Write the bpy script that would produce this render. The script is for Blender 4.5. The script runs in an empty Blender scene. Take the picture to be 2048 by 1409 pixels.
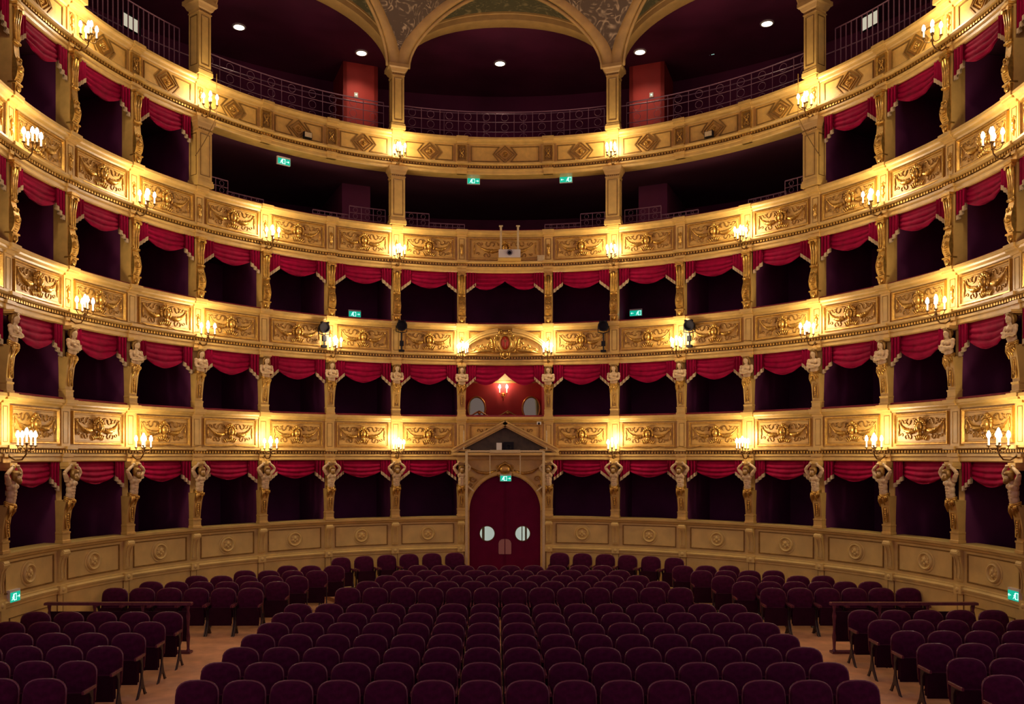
import bpy, bmesh, math, random
from math import sin, cos, pi, sqrt, atan2
from mathutils import Vector, Matrix
random.seed(7)
sc = bpy.context.scene
COL = sc.collection

# ---------------------------------------------------------------- camera, world, exposure
FPX, EYE = 1700.0, 3.7
cam_d = bpy.data.cameras.new('camera'); cam = bpy.data.objects.new('camera', cam_d); COL.objects.link(cam)
cam.location = (-0.35, 0.0, EYE); cam.rotation_euler = (pi/2, 0, 0)
cam_d.sensor_width = 36.0; cam_d.lens = FPX/2048*36.0
cam_d.shift_x = 39/2048; cam_d.shift_y = 207.5/2048
cam_d.clip_end = 200
sc.camera = cam
w = bpy.data.worlds.new('world'); sc.world = w; w.use_nodes = True
w.node_tree.nodes['Background'].inputs[0].default_value = (0.95, 0.55, 0.80, 1)
w.node_tree.nodes['Background'].inputs[1].default_value = 0.38  # added purple ambient fill, entering through the open stage side
vs = sc.view_settings
vs.view_transform = 'Standard'; vs.look = 'None'; vs.gamma = 1.0; vs.use_curve_mapping = False
vs.exposure = 0.0
sc.cycles.max_bounces = 5; sc.cycles.diffuse_bounces = 3; sc.cycles.glossy_bounces = 2; sc.cycles.transmission_bounces = 3
CANDLE_W = 39.0           # watts of one candelabrum
CANDLE_COL = (1.0, 0.78, 0.53)

# ---------------------------------------------------------------- materials
def mat(name, col, rough=0.6, metal=0.0, var=0.0, vscale=8.0, bump=0.0, bscale=40.0, sheen=0.0, emit=None, estr=0.0, spec=None, trans=0.0):
    m = bpy.data.materials.new(name); m.use_nodes = True
    nt = m.node_tree; b = nt.nodes['Principled BSDF']
    b.inputs['Base Color'].default_value = (*col, 1)
    b.inputs['Roughness'].default_value = rough
    b.inputs['Metallic'].default_value = metal
    if spec is not None: b.inputs['Specular IOR Level'].default_value = spec
    if sheen:
        b.inputs['Sheen Weight'].default_value = sheen
        b.inputs['Sheen Tint'].default_value = (min(1, col[0]*2.2+.12), col[1]*2+.05, col[2]*2+.1, 1)
        b.inputs['Sheen Roughness'].default_value = 0.35
    if emit:
        b.inputs['Emission Color'].default_value = (*emit, 1); b.inputs['Emission Strength'].default_value = estr
    if trans: b.inputs['Transmission Weight'].default_value = trans
    tc = nt.nodes.new('ShaderNodeTexCoord')
    if var:
        n = nt.nodes.new('ShaderNodeTexNoise'); n.inputs['Scale'].default_value = vscale; n.inputs['Detail'].default_value = 5
        nt.links.new(tc.outputs['Object'], n.inputs['Vector'])
        r = nt.nodes.new('ShaderNodeValToRGB')
        r.color_ramp.elements[0].position = .3; r.color_ramp.elements[1].position = .72
        r.color_ramp.elements[0].color = (*[max(0, c*(1-var)) for c in col], 1)
        r.color_ramp.elements[1].color = (*[min(1, c*(1+var*.6)) for c in col], 1)
        nt.links.new(n.outputs['Fac'], r.inputs['Fac']); nt.links.new(r.outputs['Color'], b.inputs['Base Color'])
    if bump:
        n2 = nt.nodes.new('ShaderNodeTexNoise'); n2.inputs['Scale'].default_value = bscale; n2.inputs['Detail'].default_value = 6
        nt.links.new(tc.outputs['Object'], n2.inputs['Vector'])
        bp = nt.nodes.new('ShaderNodeBump'); bp.inputs['Strength'].default_value = bump; bp.inputs['Distance'].default_value = .02
        nt.links.new(n2.outputs['Fac'], bp.inputs['Height']); nt.links.new(bp.outputs['Normal'], b.inputs['Normal'])
    return m

M = {}
M['cream'] = mat('cream_gold_paint', (.64, .405, .10), .42, var=.16, vscale=5, bump=.06, bscale=25)
M['field'] = mat('panel_field_paint', (.68, .40, .08), .5, var=.14, vscale=9, bump=.08, bscale=30)
M['dado'] = mat('dado_paint', (.70, .50, .145), .55, var=.14, vscale=3, bump=.05)
M['gilt'] = mat('gilding', (.62, .36, .07), .33, metal=.75, var=.3, vscale=18, bump=.12, bscale=50)
M['oldgilt'] = mat('dull_gilding', (.30, .165, .03), .42, metal=.35, var=.25, vscale=14)
M['relief'] = mat('aged_gilt_relief', (.36, .19, .035), .4, metal=.5, var=.3, vscale=20)
M['tympanum'] = mat('shaded_tympanum', (.07, .045, .025), .7, var=.4, vscale=6)  # shade of the pediment recess put into the base colour
M['groove'] = mat('brown_gold_moulding', (.22, .115, .022), .45, metal=.2, var=.2, vscale=10)
M['figure'] = mat('carved_cream_figure', (.70, .50, .24), .5, var=.18, vscale=14, bump=.05)
M['crimson'] = mat('crimson_velvet', (.28, .0, .030), .8, var=.25, vscale=6, bump=.1, bscale=160, spec=.12)
M['velvet_top'] = mat('red_velvet_ledge', (.22, .008, .02), .8, var=.25, vscale=8, sheen=.2)
M['fringe'] = mat('cream_fringe', (.66, .50, .25), .85, var=.3, vscale=60, bump=.4, bscale=200)
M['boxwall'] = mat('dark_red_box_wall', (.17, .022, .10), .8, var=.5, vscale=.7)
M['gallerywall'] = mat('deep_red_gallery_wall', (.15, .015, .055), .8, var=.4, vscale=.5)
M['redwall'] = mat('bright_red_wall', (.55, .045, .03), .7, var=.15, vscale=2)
M['boxfloor'] = mat('dark_box_floor', (.09, .015, .035), .8)
M['plum'] = mat('plum_velvet', (.060, .004, .026), .85, var=.35, vscale=14, bump=.12, bscale=150, sheen=.12, spec=.1)
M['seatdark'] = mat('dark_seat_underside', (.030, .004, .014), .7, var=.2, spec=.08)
M['wood'] = mat('dark_polished_wood', (.15, .038, .05), .25, var=.3, vscale=12)
M['iron'] = mat('cast_iron', (.035, .018, .02), .45, metal=.4)
M['floor'] = mat('parterre_floor', (.66, .33, .16), .55, var=.25, vscale=3, bump=.05)
M['bronze'] = mat('dark_bronze', (.20, .11, .03), .35, metal=.85)
M['candle'] = mat('candle_sleeve', (.85, .78, .62), .5, emit=(1, .78, .5), estr=1.2)
M['bulb'] = mat('candle_bulb', (1, .95, .9), .3, emit=(1, .9, .86), estr=26)
M['rail'] = mat('railing_metal', (.26, .12, .15), .5, metal=.3)
M['black'] = mat('black_metal', (.010, .008, .010), .5, spec=.15)
M['white'] = mat('white_plastic', (.72, .68, .56), .5)
M['greensign'] = mat('green_exit_sign', (.0, .25, .16), .5, emit=(0.0, .42, .27), estr=1.0)
M['signwhite'] = mat('exit_sign_white', (.8, .95, .9), .5, emit=(.55, .95, .85), estr=1.1)
M['downlight'] = mat('downlight_glass', (1, .9, .75), .4, emit=(1, .84, .62), estr=5)
M['mirror'] = mat('mirror_glass', (.34, .42, .24), .06, metal=1.0)
M['oval'] = mat('red_enamel', (.50, .045, .015), .3)
M['door'] = mat('burgundy_door_padding', (.11, .001, .024), .75, var=.12, vscale=3, spec=.1)
M['lobby'] = mat('glowing_lobby_wall', (.75, .78, .70), .6, emit=(.72, .80, .70), estr=.55)  # lobby light put into the wall as emission
M['porthole'] = mat('porthole_glass', (.9, .95, .95), .05, trans=1.0)
M['plate'] = mat('push_plate', (.42, .20, .16), .4, metal=.2)
M['litwindow'] = mat('lit_control_window', (.8, .8, .6), .4, emit=(.85, .85, .62), estr=.5)
M['blue'] = mat('blue_gel', (.02, .05, .2), .4)
M['arch'] = mat('arch_tan_gold', (.50, .30, .085), .5, var=.16, vscale=4, bump=.05)

def painted(name, dark, light):
    m = bpy.data.materials.new(name); m.use_nodes = True; nt = m.node_tree; b = nt.nodes['Principled BSDF']
    b.inputs['Roughness'].default_value = .7
    tc = nt.nodes.new('ShaderNodeTexCoord')
    n1 = nt.nodes.new('ShaderNodeTexNoise'); n1.inputs['Scale'].default_value = 1.5; n1.inputs['Detail'].default_value = 1.0; n1.inputs['Distortion'].default_value = 2.2
    nt.links.new(tc.outputs['Object'], n1.inputs['Vector'])
    mm = nt.nodes.new('ShaderNodeMath'); mm.operation = 'MULTIPLY'; mm.inputs[1].default_value = 5.5
    fr = nt.nodes.new('ShaderNodeMath'); fr.operation = 'PINGPONG'; fr.inputs[1].default_value = .5
    nt.links.new(n1.outputs['Fac'], mm.inputs[0]); nt.links.new(mm.outputs[0], fr.inputs[0])
    n2 = nt.nodes.new('ShaderNodeTexNoise'); n2.inputs['Scale'].default_value = 5; n2.inputs['Detail'].default_value = 3
    nt.links.new(tc.outputs['Object'], n2.inputs['Vector'])
    r = nt.nodes.new('ShaderNodeValToRGB')
    e = r.color_ramp.elements
    e[0].position = .0; e[0].color = (*light, 1); e[1].position = .27; e[1].color = (*dark, 1)
    mid = e.new(.12); mid.color = (*[a*.55+c*.45 for a, c in zip(light, dark)], 1)
    nt.links.new(fr.outputs[0], r.inputs['Fac'])
    r2 = nt.nodes.new('ShaderNodeValToRGB'); r2.color_ramp.elements[0].position = .42; r2.color_ramp.elements[1].position = .6
    nt.links.new(n2.outputs['Fac'], r2.inputs['Fac'])
    mix = nt.nodes.new('ShaderNodeMixRGB'); mix.inputs[1].default_value = (*dark, 1)
    nt.links.new(r2.outputs['Color'], mix.inputs[0]); nt.links.new(r.outputs['Color'], mix.inputs[2])
    nt.links.new(mix.outputs[0], b.inputs['Base Color'])
    return m
M['grisaille'] = painted('painted_grisaille_vault', (.10, .06, .03), (.50, .36, .20))
M['lunette'] = painted('painted_green_lunette', (.09, .08, .03), (.28, .22, .09))

# ---------------------------------------------------------------- mesh helpers
class MB:
    def __init__(s): s.v = []; s.f = []
    def quadgrid(s, rows, closed_u=False, closed_v=False):
        o = len(s.v); nu = len(rows); nv = len(rows[0])
        for r in rows: s.v.extend([tuple(p) for p in r])
        for i in range(nu if closed_u else nu-1):
            for j in range(nv if closed_v else nv-1):
                a = o+i*nv+j; b = o+i*nv+(j+1) % nv; c = o+((i+1) % nu)*nv+(j+1) % nv; d = o+((i+1) % nu)*nv+j
                s.f.append((a, b, c, d))
        return s
    def box(s, x0, x1, y0, y1, z0, z1):
        o = len(s.v)
        s.v += [(x0,y0,z0),(x1,y0,z0),(x1,y1,z0),(x0,y1,z0),(x0,y0,z1),(x1,y0,z1),(x1,y1,z1),(x0,y1,z1)]
        s.f += [tuple(o+i for i in q) for q in ((0,3,2,1),(4,5,6,7),(0,1,5,4),(1,2,6,5),(2,3,7,6),(3,0,4,7))]
        return s
    def poly_prism(s, pts, y0, y1):            # polygon in xz extruded along y
        o = len(s.v); n = len(pts)
        s.v += [(x, y0, z) for x, z in pts] + [(x, y1, z) for x, z in pts]
        s.f.append(tuple(o+i for i in range(n))); s.f.append(tuple(o+n+i for i in reversed(range(n))))
        for i in range(n): s.f.append((o+i, o+n+i, o+n+(i+1) % n, o+(i+1) % n))
        return s
    def prism_x(s, pts, x0, x1):               # polygon in yz extruded along x
        o = len(s.v); n = len(pts)
        s.v += [(x0, y, z) for y, z in pts] + [(x1, y, z) for y, z in pts]
        s.f.append(tuple(o+i for i in range(n))); s.f.append(tuple(o+n+i for i in reversed(range(n))))
        for i in range(n): s.f.append((o+i, o+n+i, o+n+(i+1) % n, o+(i+1) % n))
        return s
    def bar(s, p, q, wd, y0, y1):              # strip in xz between two points
        d = Vector((q[0]-p[0], q[1]-p[1])); L = d.length
        if L < 1e-6: return s
        d /= L; n = Vector((-d.y, d.x))*wd/2; e = d*wd*.5
        P = [(p[0]-e.x+n.x, p[1]-e.y+n.y), (q[0]+e.x+n.x, q[1]+e.y+n.y), (q[0]+e.x-n.x, q[1]+e.y-n.y), (p[0]-e.x-n.x, p[1]-e.y-n.y)]
        return s.poly_prism(P, y0, y1)
    def loop(s, pts, wd, y0, y1):
        for i in range(len(pts)): s.bar(pts[i], pts[(i+1) % len(pts)], wd, y0, y1)
        return s
    def frame(s, x0, x1, z0, z1, wd, y0, y1):  # mitred rectangular moulding (sloped towards the inside)
        o = len(s.v)
        R = [(0, y1), (0, y0), (wd*.55, y0), (wd, y1)]
        rows = []
        for ins, y in R:
            rows.append([(x0+ins, y, z0+ins), (x1-ins, y, z0+ins), (x1-ins, y, z1-ins), (x0+ins, y, z1-ins)])
        s.quadgrid(rows, closed_u=True, closed_v=True)
        return s
    def tube(s, pts, rad, n=6, caps=True):
        pts = [Vector(p) for p in pts]; m = len(pts)
        if not hasattr(rad, '__len__'): rad = [rad]*m
        rows = []; up = Vector((0.13, .21, .97)).normalized()
        for i, p in enumerate(pts):
            t = (pts[min(i+1, m-1)]-pts[max(i-1, 0)])
            if t.length < 1e-9: t = Vector((0, 0, 1))
            t.normalize()
            a = t.cross(up)
            if a.length < 1e-3: a = t.cross(Vector((1, 0, 0)))
            a.normalize(); b = t.cross(a)
            rows.append([p+(a*cos(2*pi*k/n)+b*sin(2*pi*k/n))*rad[i] for k in range(n)])
        o = len(s.v)
        s.quadgrid(rows, closed_v=True)
        if caps:
            s.f.append(tuple(o+k for k in range(n))); s.f.append(tuple(o+(m-1)*n+k for k in reversed(range(n))))
        return s
    def ell(s, c, r, nu=8, nv=10, tilt=0):
        rows = []
        for i in range(nu+1):
            ph = pi*i/nu
            row = []
            for j in range(nv):
                th = 2*pi*j/nv
                x, y, z = r[0]*sin(ph)*cos(th), r[1]*sin(ph)*sin(th), r[2]*cos(ph)
                if tilt: x, z = x*cos(tilt)+z*sin(tilt), -x*sin(tilt)+z*cos(tilt)
                row.append((c[0]+x, c[1]+y, c[2]+z))
            rows.append(row)
        return s.quadgrid(rows, closed_v=True)
    def lathe(s, prof, n=12, c=(0, 0, 0), axis='z'):
        rows = []
        for r, h in prof:
            row = []
            for k in range(n):
                a = 2*pi*k/n
                if axis == 'z': row.append((c[0]+r*cos(a), c[1]+r*sin(a), c[2]+h))
                elif axis == 'y': row.append((c[0]+r*cos(a), c[1]-h, c[2]+r*sin(a)))
                else: row.append((c[0]+h, c[1]+r*cos(a), c[2]+r*sin(a)))
            rows.append(row)
        return s.quadgrid(rows, closed_v=True)
    def loft(s, secs):                          # rectangular sections: (z, half width, y front, y back)
        rows = [[(-hw, yf, z), (hw, yf, z), (hw, yb, z), (-hw, yb, z)] for z, hw, yf, yb in secs]
        o = len(s.v); s.quadgrid(rows, closed_v=True)
        s.f.append((o, o+1, o+2, o+3)); k = o+4*(len(secs)-1); s.f.append((k+3, k+2, k+1, k))
        return s
    def spiral(s, c, r0, turns, rad, sgn=1, a0=0, n=5, y=0, seg=14):
        pts = []; rr = []
        for i in range(seg+1):
            t = i/seg; a = a0+sgn*turns*2*pi*t; r = r0*(1-t)**.8+.004
            pts.append((c[0]+r*cos(a), y, c[1]+r*sin(a))); rr.append(rad*(1-.35*t))
        return s.tube(pts, rr, n)
    def scurve(s, c, r, sx, rad, y):
        pts = [(c[0]+sx*(-r+r*cos(a)), y, c[1]+r*sin(a)) for a in [math.radians(q) for q in range(250, -1, -25)]]
        pts += [(c[0]+sx*(r+r*cos(a)), y, c[1]+r*sin(a)) for a in [math.radians(q) for q in range(205, 440, 25)]]
        return s.tube(pts, rad, 5)
    def bend(s, R):                             # follow the curve of the hall
        b = bmesh.new(); vs_ = [b.verts.new(p) for p in s.v]
        for f in s.f:
            try: b.faces.new([vs_[i] for i in f])
            except ValueError: pass
        xs = [p[0] for p in s.v]; x = math.ceil(min(xs)/.2+.01)*.2
        while x < max(xs)-.01:
            bmesh.ops.bisect_plane(b, geom=b.verts[:]+b.edges[:]+b.faces[:], plane_co=(x+.003, 0, 0), plane_no=(1, 0, 0), dist=1e-5); x += .2
        b.verts.index_update(); s.v = [tuple(v.co) for v in b.verts]; s.f = [tuple(v.index for v in f.verts) for f in b.faces]; b.free()
        s.v = [(x, y-x*x/(2*R), z) for x, y, z in s.v]; return s
    def shift(s, dx=0, dy=0, dz=0):
        s.v = [(x+dx, y+dy, z+dz) for x, y, z in s.v]; return s
    def mesh(s, name, m, smooth=False, sharp=None):
        me = bpy.data.meshes.new(name); me.from_pydata(s.v, [], s.f); me.validate()
        b = bmesh.new(); b.from_mesh(me); bmesh.ops.remove_doubles(b, verts=b.verts, dist=1e-6)
        bmesh.ops.recalc_face_normals(b, faces=b.faces); b.to_mesh(me); b.free()
        me.materials.append(M[m] if isinstance(m, str) else m)
        if smooth:
            me.shade_smooth()
            if sharp: me.set_sharp_from_angle(angle=math.radians(sharp))
        return me
    def build(s, name, m, parent=None, smooth=False, loc=None, rot=None, sharp=None):
        return link(name, s.mesh(name, m, smooth, sharp), parent, loc, rot)

def link(name, me, parent=None, loc=None, rot=None):
    o = bpy.data.objects.new(name, me); COL.objects.link(o)
    if parent is not None: o.parent = parent
    if loc is not None: o.location = loc
    if rot is not None: o.rotation_euler = (0, 0, rot) if not hasattr(rot, '__len__') else rot
    return o
def thing(name, label, cat, loc=(0, 0, 0), rz=0, group=None):
    o = link(name, None, None, loc, rz); tag(o, label, cat, group); return o
def tag(o, label=None, cat=None, group=None, kind=None):
    if label: o['label'] = label
    if cat: o['category'] = cat
    if group: o['group'] = group
    if kind: o['kind'] = kind
    return o
def struct(o, label=None): return tag(o, label, None, None, 'structure')
def remeshed(mb, name, m, voxel):
    o = mb.build(name, m)
    md = o.modifiers.new('r', 'REMESH'); md.mode = 'VOXEL'; md.voxel_size = voxel
    sm = o.modifiers.new('s', 'SMOOTH'); sm.factor = .5; sm.iterations = 2
    dg = bpy.context.evaluated_depsgraph_get()
    me = bpy.data.meshes.new_from_object(o.evaluated_get(dg)); me.name = name
    bpy.data.objects.remove(o); me.shade_smooth()
    return me

# ---------------------------------------------------------------- plan of the hall
CY = 15.1                                    # centre of the horseshoe
PH = [.139+.2095*i for i in range(9)]        # pillar angles, first right of the axis
PIL = [(-1, i) for i in reversed(range(9))]+[(1, i) for i in range(9)]
BAYS = list(range(-8, 9))                    # 0 is the central bay
ORD = ['', 'first', 'second', 'third', 'fourth', 'fifth', 'sixth', 'seventh', 'eighth', 'ninth', 'tenth', 'eleventh', 'twelfth', 'thirteenth', 'fourteenth', 'fifteenth']
def pil_t(sg, i): return sg*PH[i]
def bay_t(k): return 0.0 if k == 0 else (1 if k > 0 else -1)*(PH[abs(k)-1]+PH[abs(k)])/2
def bay_w(k): return .278 if k == 0 else .2095
def side(s): return 'left' if s < 0 else 'right'
def bay_words(k): return 'in the centre bay' if k == 0 else '%s bay %s of centre' % (ORD[abs(k)], side(k))
def pil_words(sg, i): return '%s pillar %s of centre' % (ORD[i+1], side(sg))
def P(t, rho, z): return (rho*sin(t), CY+rho*cos(t), z)
TMAX = PH[8]
def arc(prof, t0, t1, n, closed=True):       # sweep a (rho, z) profile round the hall
    mb = MB(); rows = [[P(t0+(t1-t0)*i/n, r, z) for r, z in prof] for i in range(n+1)]
    o = 0; mb.quadgrid(rows, closed_v=closed)
    if closed:
        k = len(prof); mb.f.append(tuple(range(k))); mb.f.append(tuple(n*k+j for j in reversed(range(k))))
    return mb
# openings: (z bottom, z top, radius);  parapets between them
OPEN = [(1.99, 3.58, 8.97), (4.79, 6.24, 8.90), (7.38, 8.83, 8.85), (9.99, 11.57, 8.80)]
PARA = [(3.58, 4.79, 8.93), (6.24, 7.38, 8.88), (8.83, 9.99, 8.83), (11.57, 12.58, 8.80)]
TIER = ['ground-tier', 'first-tier', 'second-tier', 'third-tier', 'gallery']
# ================================================================ STRUCTURE
fl = MB(); n = 48
fl.v = [(-9.2, -4, 0), (9.2, -4, 0)]+[P(pi/2-pi*i/n, 9.2, 0) for i in range(n+1)]; fl.f = [tuple(range(len(fl.v)))]
struct(fl.build('floor', 'floor'), 'tan wooden parterre floor under the seat rows')
st = MB(); st.box(-14, 14, -6, 3.2, .02, 1.0)
struct(st.build('floor_stage', 'boxfloor'), 'dark stage floor in front of the seats')

# ---- lower wall (dado) with panels, medallions, brackets
R1 = 8.97
prof = [(R1+.3, 0), (R1-.02, 0), (R1-.02, .14), (R1, .16), (R1, .98), (R1-.03, 1.0), (R1-.03, 1.05), (R1-.06, 1.06), (R1-.07, 1.10), (R1-.03, 1.13), (R1-.03, 1.16),
        (R1-.01, 1.17), (R1-.01, 1.84), (R1-.06, 1.87), (R1-.08, 1.91), (R1-.13, 1.93), (R1-.14, 1.985), (R1+.3, 1.99)]
DT = .118                                    # half angle of the doorway
for nm, a, b_ in (('wall_left', -TMAX, -DT), ('wall_right', DT, TMAX)):
    wl = arc(prof, a, b_, 96).build(nm, 'dado'); struct(wl, 'cream lower wall round the seats, %s of the door' % ('left' if a < 0 else 'right'))
    pnl = MB().frame(-.74, .74, 1.24, 1.80, .035, -.03, 0.012).bend(R1); pnl_in = MB().frame(-.68, .68, 1.30, 1.74, .018, -.008, .012).bend(R1)
    pm = pnl.mesh('panel_moulding', 'oldgilt'); pim = pnl_in.mesh('inner_moulding', 'dado')
    md = MB(); md.lathe([(0, .05), (.03, .055), (.05, .045), (.10, .03), (.13, .03), (.135, .05), (.16, .065), (.185, .05), (.19, .02), (.215, .03), (.235, .02), (.24, -.012)], 20, (0, 0, 1.52), 'y')
    md.ell((0, -.045, 1.55), (.045, .04, .055)); md.ell((-.045, -.04, 1.50), (.04, .03, .04)); md.ell((.045, -.04, 1.50), (.04, .03, .04)); md.ell((0, -.045, 1.465), (.035, .03, .035))
    for a2 in range(6): md.ell((.09*cos(a2*pi/3+.5), -.03, 1.52+.09*sin(a2*pi/3+.5)), (.022, .02, .022), 5, 6)
    mdm = md.mesh('medallion', 'dado', True, 50)
    br = MB(); br.prism_x([(0.02, 1.86), (-.15, 1.86), (-.17, 1.82), (-.16, 1.76), (-.11, 1.70), (-.075, 1.60), (-.06, 1.45), (-.075, 1.32), (-.05, 1.24), (0.02, 1.22)], -.085, .085)
    br.lathe([(0, -.10), (.05, -.10), (.05, .10), (0, .10)], 10, (0, -.12, 1.79), 'x'); br.box(-.10, .10, -.09, .02, 1.0, 1.16); br.ell((0, -.09, 1.08), (.05, .02, .05), 5, 8)
    br.tube([(-.05, -.16, 1.8), (-.05, -.10, 1.65), (-.05, -.075, 1.45), (-.05, -.085, 1.3)], .012, 5); br.tube([(.05, -.16, 1.8), (.05, -.10, 1.65), (.05, -.075, 1.45), (.05, -.085, 1.3)], .012, 5)
    brm = br.mesh('scroll_bracket', 'dado', True, 35)
    strip = MB().box(-.075, .075, -.014, .01, .15, .99).mesh('pilaster_strip', 'dado')
    stripl = MB().box(-.085, -.075, -.018, .01, .15, .99).box(.075, .085, -.018, .01, .15, .99).mesh('strip_edge', 'groove')
    for k in BAYS:
        if k == 0 or (k < 0) != (a < 0): continue
        t = bay_t(k); loc = P(t, R1, 0)
        q = link('panel', pm, wl, loc, -t); link('inner_moulding', pim, q); link('medallion', mdm, wl, loc, -t)
    for sg, i in PIL:
        if (sg < 0) != (a < 0): continue
        t = pil_t(sg, i); loc = P(t, R1, 0)
        link('scroll_bracket', brm, wl, loc, -t); q = link('pilaster_strip', strip, wl, loc, -t); link('strip_edge', stripl, q)
# jib doors in the lower wall, far left and far right
for n_, sg in ((2, -1), (3, 1)):
    t = sg*(PH[6]+.10); mb = MB().frame(-.62, .62, .02, .80, .02, -.02, .01); mb.box(-.006, .006, -.012, .01, .02, .78); mb.bend(R1)
    struct(mb.build('door_%d' % n_, 'groove', None, False, P(t, R1, 0), -t), 'flush cream side door outlined in the lower wall at the %s edge' % side(sg))

# ---- balcony parapets
def para_prof(R, z0, H):
    pr = [(-.30, 0), (.08, 0), (.10, .02), (.10, .095), (.13, .11), (.13, .155), (.09, .16), (.09, .235), (.19, .245), (.22, .265), (.22, .30), (.06, .31),
          (.06, H-.17), (.09, H-.165), (.11, H-.135), (.17, H-.105), (.19, H-.075), (.22, H-.065), (.22, H-.01), (.20, H), (-.30, H)]
    return [(R-o, z0+z) for o, z in pr]
def pier_mesh(R, H):                         # the break forward at each pillar
    def rng(z0, z1, o0, o1, hw, mb): mb.box(-hw, hw, -o1, -o0, z0, z1)
    a = MB(); a.box(-.13, .13, -.125, 0, .0, .10); a.box(-.145, .145, -.16, 0, .10, .16); a.box(-.12, .12, -.115, 0, .16, .24); a.box(-.155, .155, -.25, 0, .24, .305)
    a.box(-.125, .125, -.095, 0, .305, H-.17); a.box(-.135, .135, -.14, 0, H-.17, H-.11); a.box(-.15, .15, -.22, 0, H-.11, H-.068); a.box(-.16, .16, -.25, 0, H-.068, H+.004)
    return a.mesh('pier', 'cream')
BALC = []
for ti, (z0, z1, R) in enumerate(PARA):
    H = z1-z0
    o = arc(para_prof(R, z0, H), -TMAX, TMAX, 136).build('balcony_front', 'cream'); BALC.append(o)
    struct(o, 'curved cream and gold parapet below the %s' % ['first-tier boxes', 'second-tier boxes', 'third-tier boxes and gallery opening', 'top gallery'][ti])
    # dark-gold line under the bead, bead row, velvet ledge
    bd = MB(); n = 400
    for i in range(n):
        t = -TMAX+2*TMAX*(i+.5)/n; hw = .6*TMAX/n
        c0 = [P(t-hw, R-.10, 0), P(t+hw, R-.10, 0), P(t+hw, R-.145, 0), P(t-hw, R-.145, 0)]; b0 = len(bd.v)
        for zz in (z0+.178, z0+.228): bd.v += [(p[0], p[1], zz) for p in c0]
        bd.f += [tuple(b0+j for j in q) for q in ((4,5,6,7),(0,1,2,3),(2,3,7,6),(0,3,7,4),(1,2,6,5))]
    bo = bd.build('bead_moulding', 'gilt', o); bo['kind'] = 'stuff'
    arc([(R-.088, z0+.166), (R-.096, z0+.166), (R-.096, z0+.236), (R-.088, z0+.236)], -TMAX, TMAX, 136).build('bead_groove', 'groove', o)
    for zz, of in ((.100, .102), (H-.172, .062)):
        arc([(R-of+.004, z0+zz), (R-of-.006, z0+zz), (R-of-.006, z0+zz+.014), (R-of+.004, z0+zz+.014)], -TMAX, TMAX, 136).build('gilt_line', 'groove', o)
    arc([(R-.13, z1+.002), (R-.13, z1+.035), (R-.08, z1+.05), (R+.16, z1+.05), (R+.18, z1+.002)], -TMAX, TMAX, 136).build('velvet_ledge', 'velvet_top', o)
    pm = pier_mesh(R, H)
    pf = MB().frame(-.075, .075, .36, H-.22, .018, -.102, -.09).mesh('pier_moulding', 'oldgilt')
    # tall pendant ornament on some piers
    orn = MB(); zc = .62
    orn.tube([(0, -.10, zc+.18), (0, -.11, zc+.05), (0, -.12, zc-.1), (0, -.10, zc-.18)], [.008, .025, .03, .006], 6)
    orn.ell((0, -.12, zc+.05), (.045, .03, .05), 6, 8); orn.ell((0, -.11, zc-.08), (.055, .03, .03), 6, 8); orn.spiral((-.03, zc+.12), .03, 1.1, .01, 1, 0, 5, -.105, 8); orn.spiral((.03, zc+.12), .03, 1.1, .01, -1, pi, 5, -.105, 8)
    orm = orn.mesh('pier_ornament', 'gilt', True)
    for sg, i in PIL:
        t = pil_t(sg, i); loc = P(t, R, z0)
        q = link('pier', pm, o, loc, -t); link('pier_moulding', pf, q)
        if ti == 2 or (ti == 1 and i % 2 == 0) or (ti == 3 and i in (1, 4, 6, 8)): link('pier_ornament', orm, q)

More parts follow.
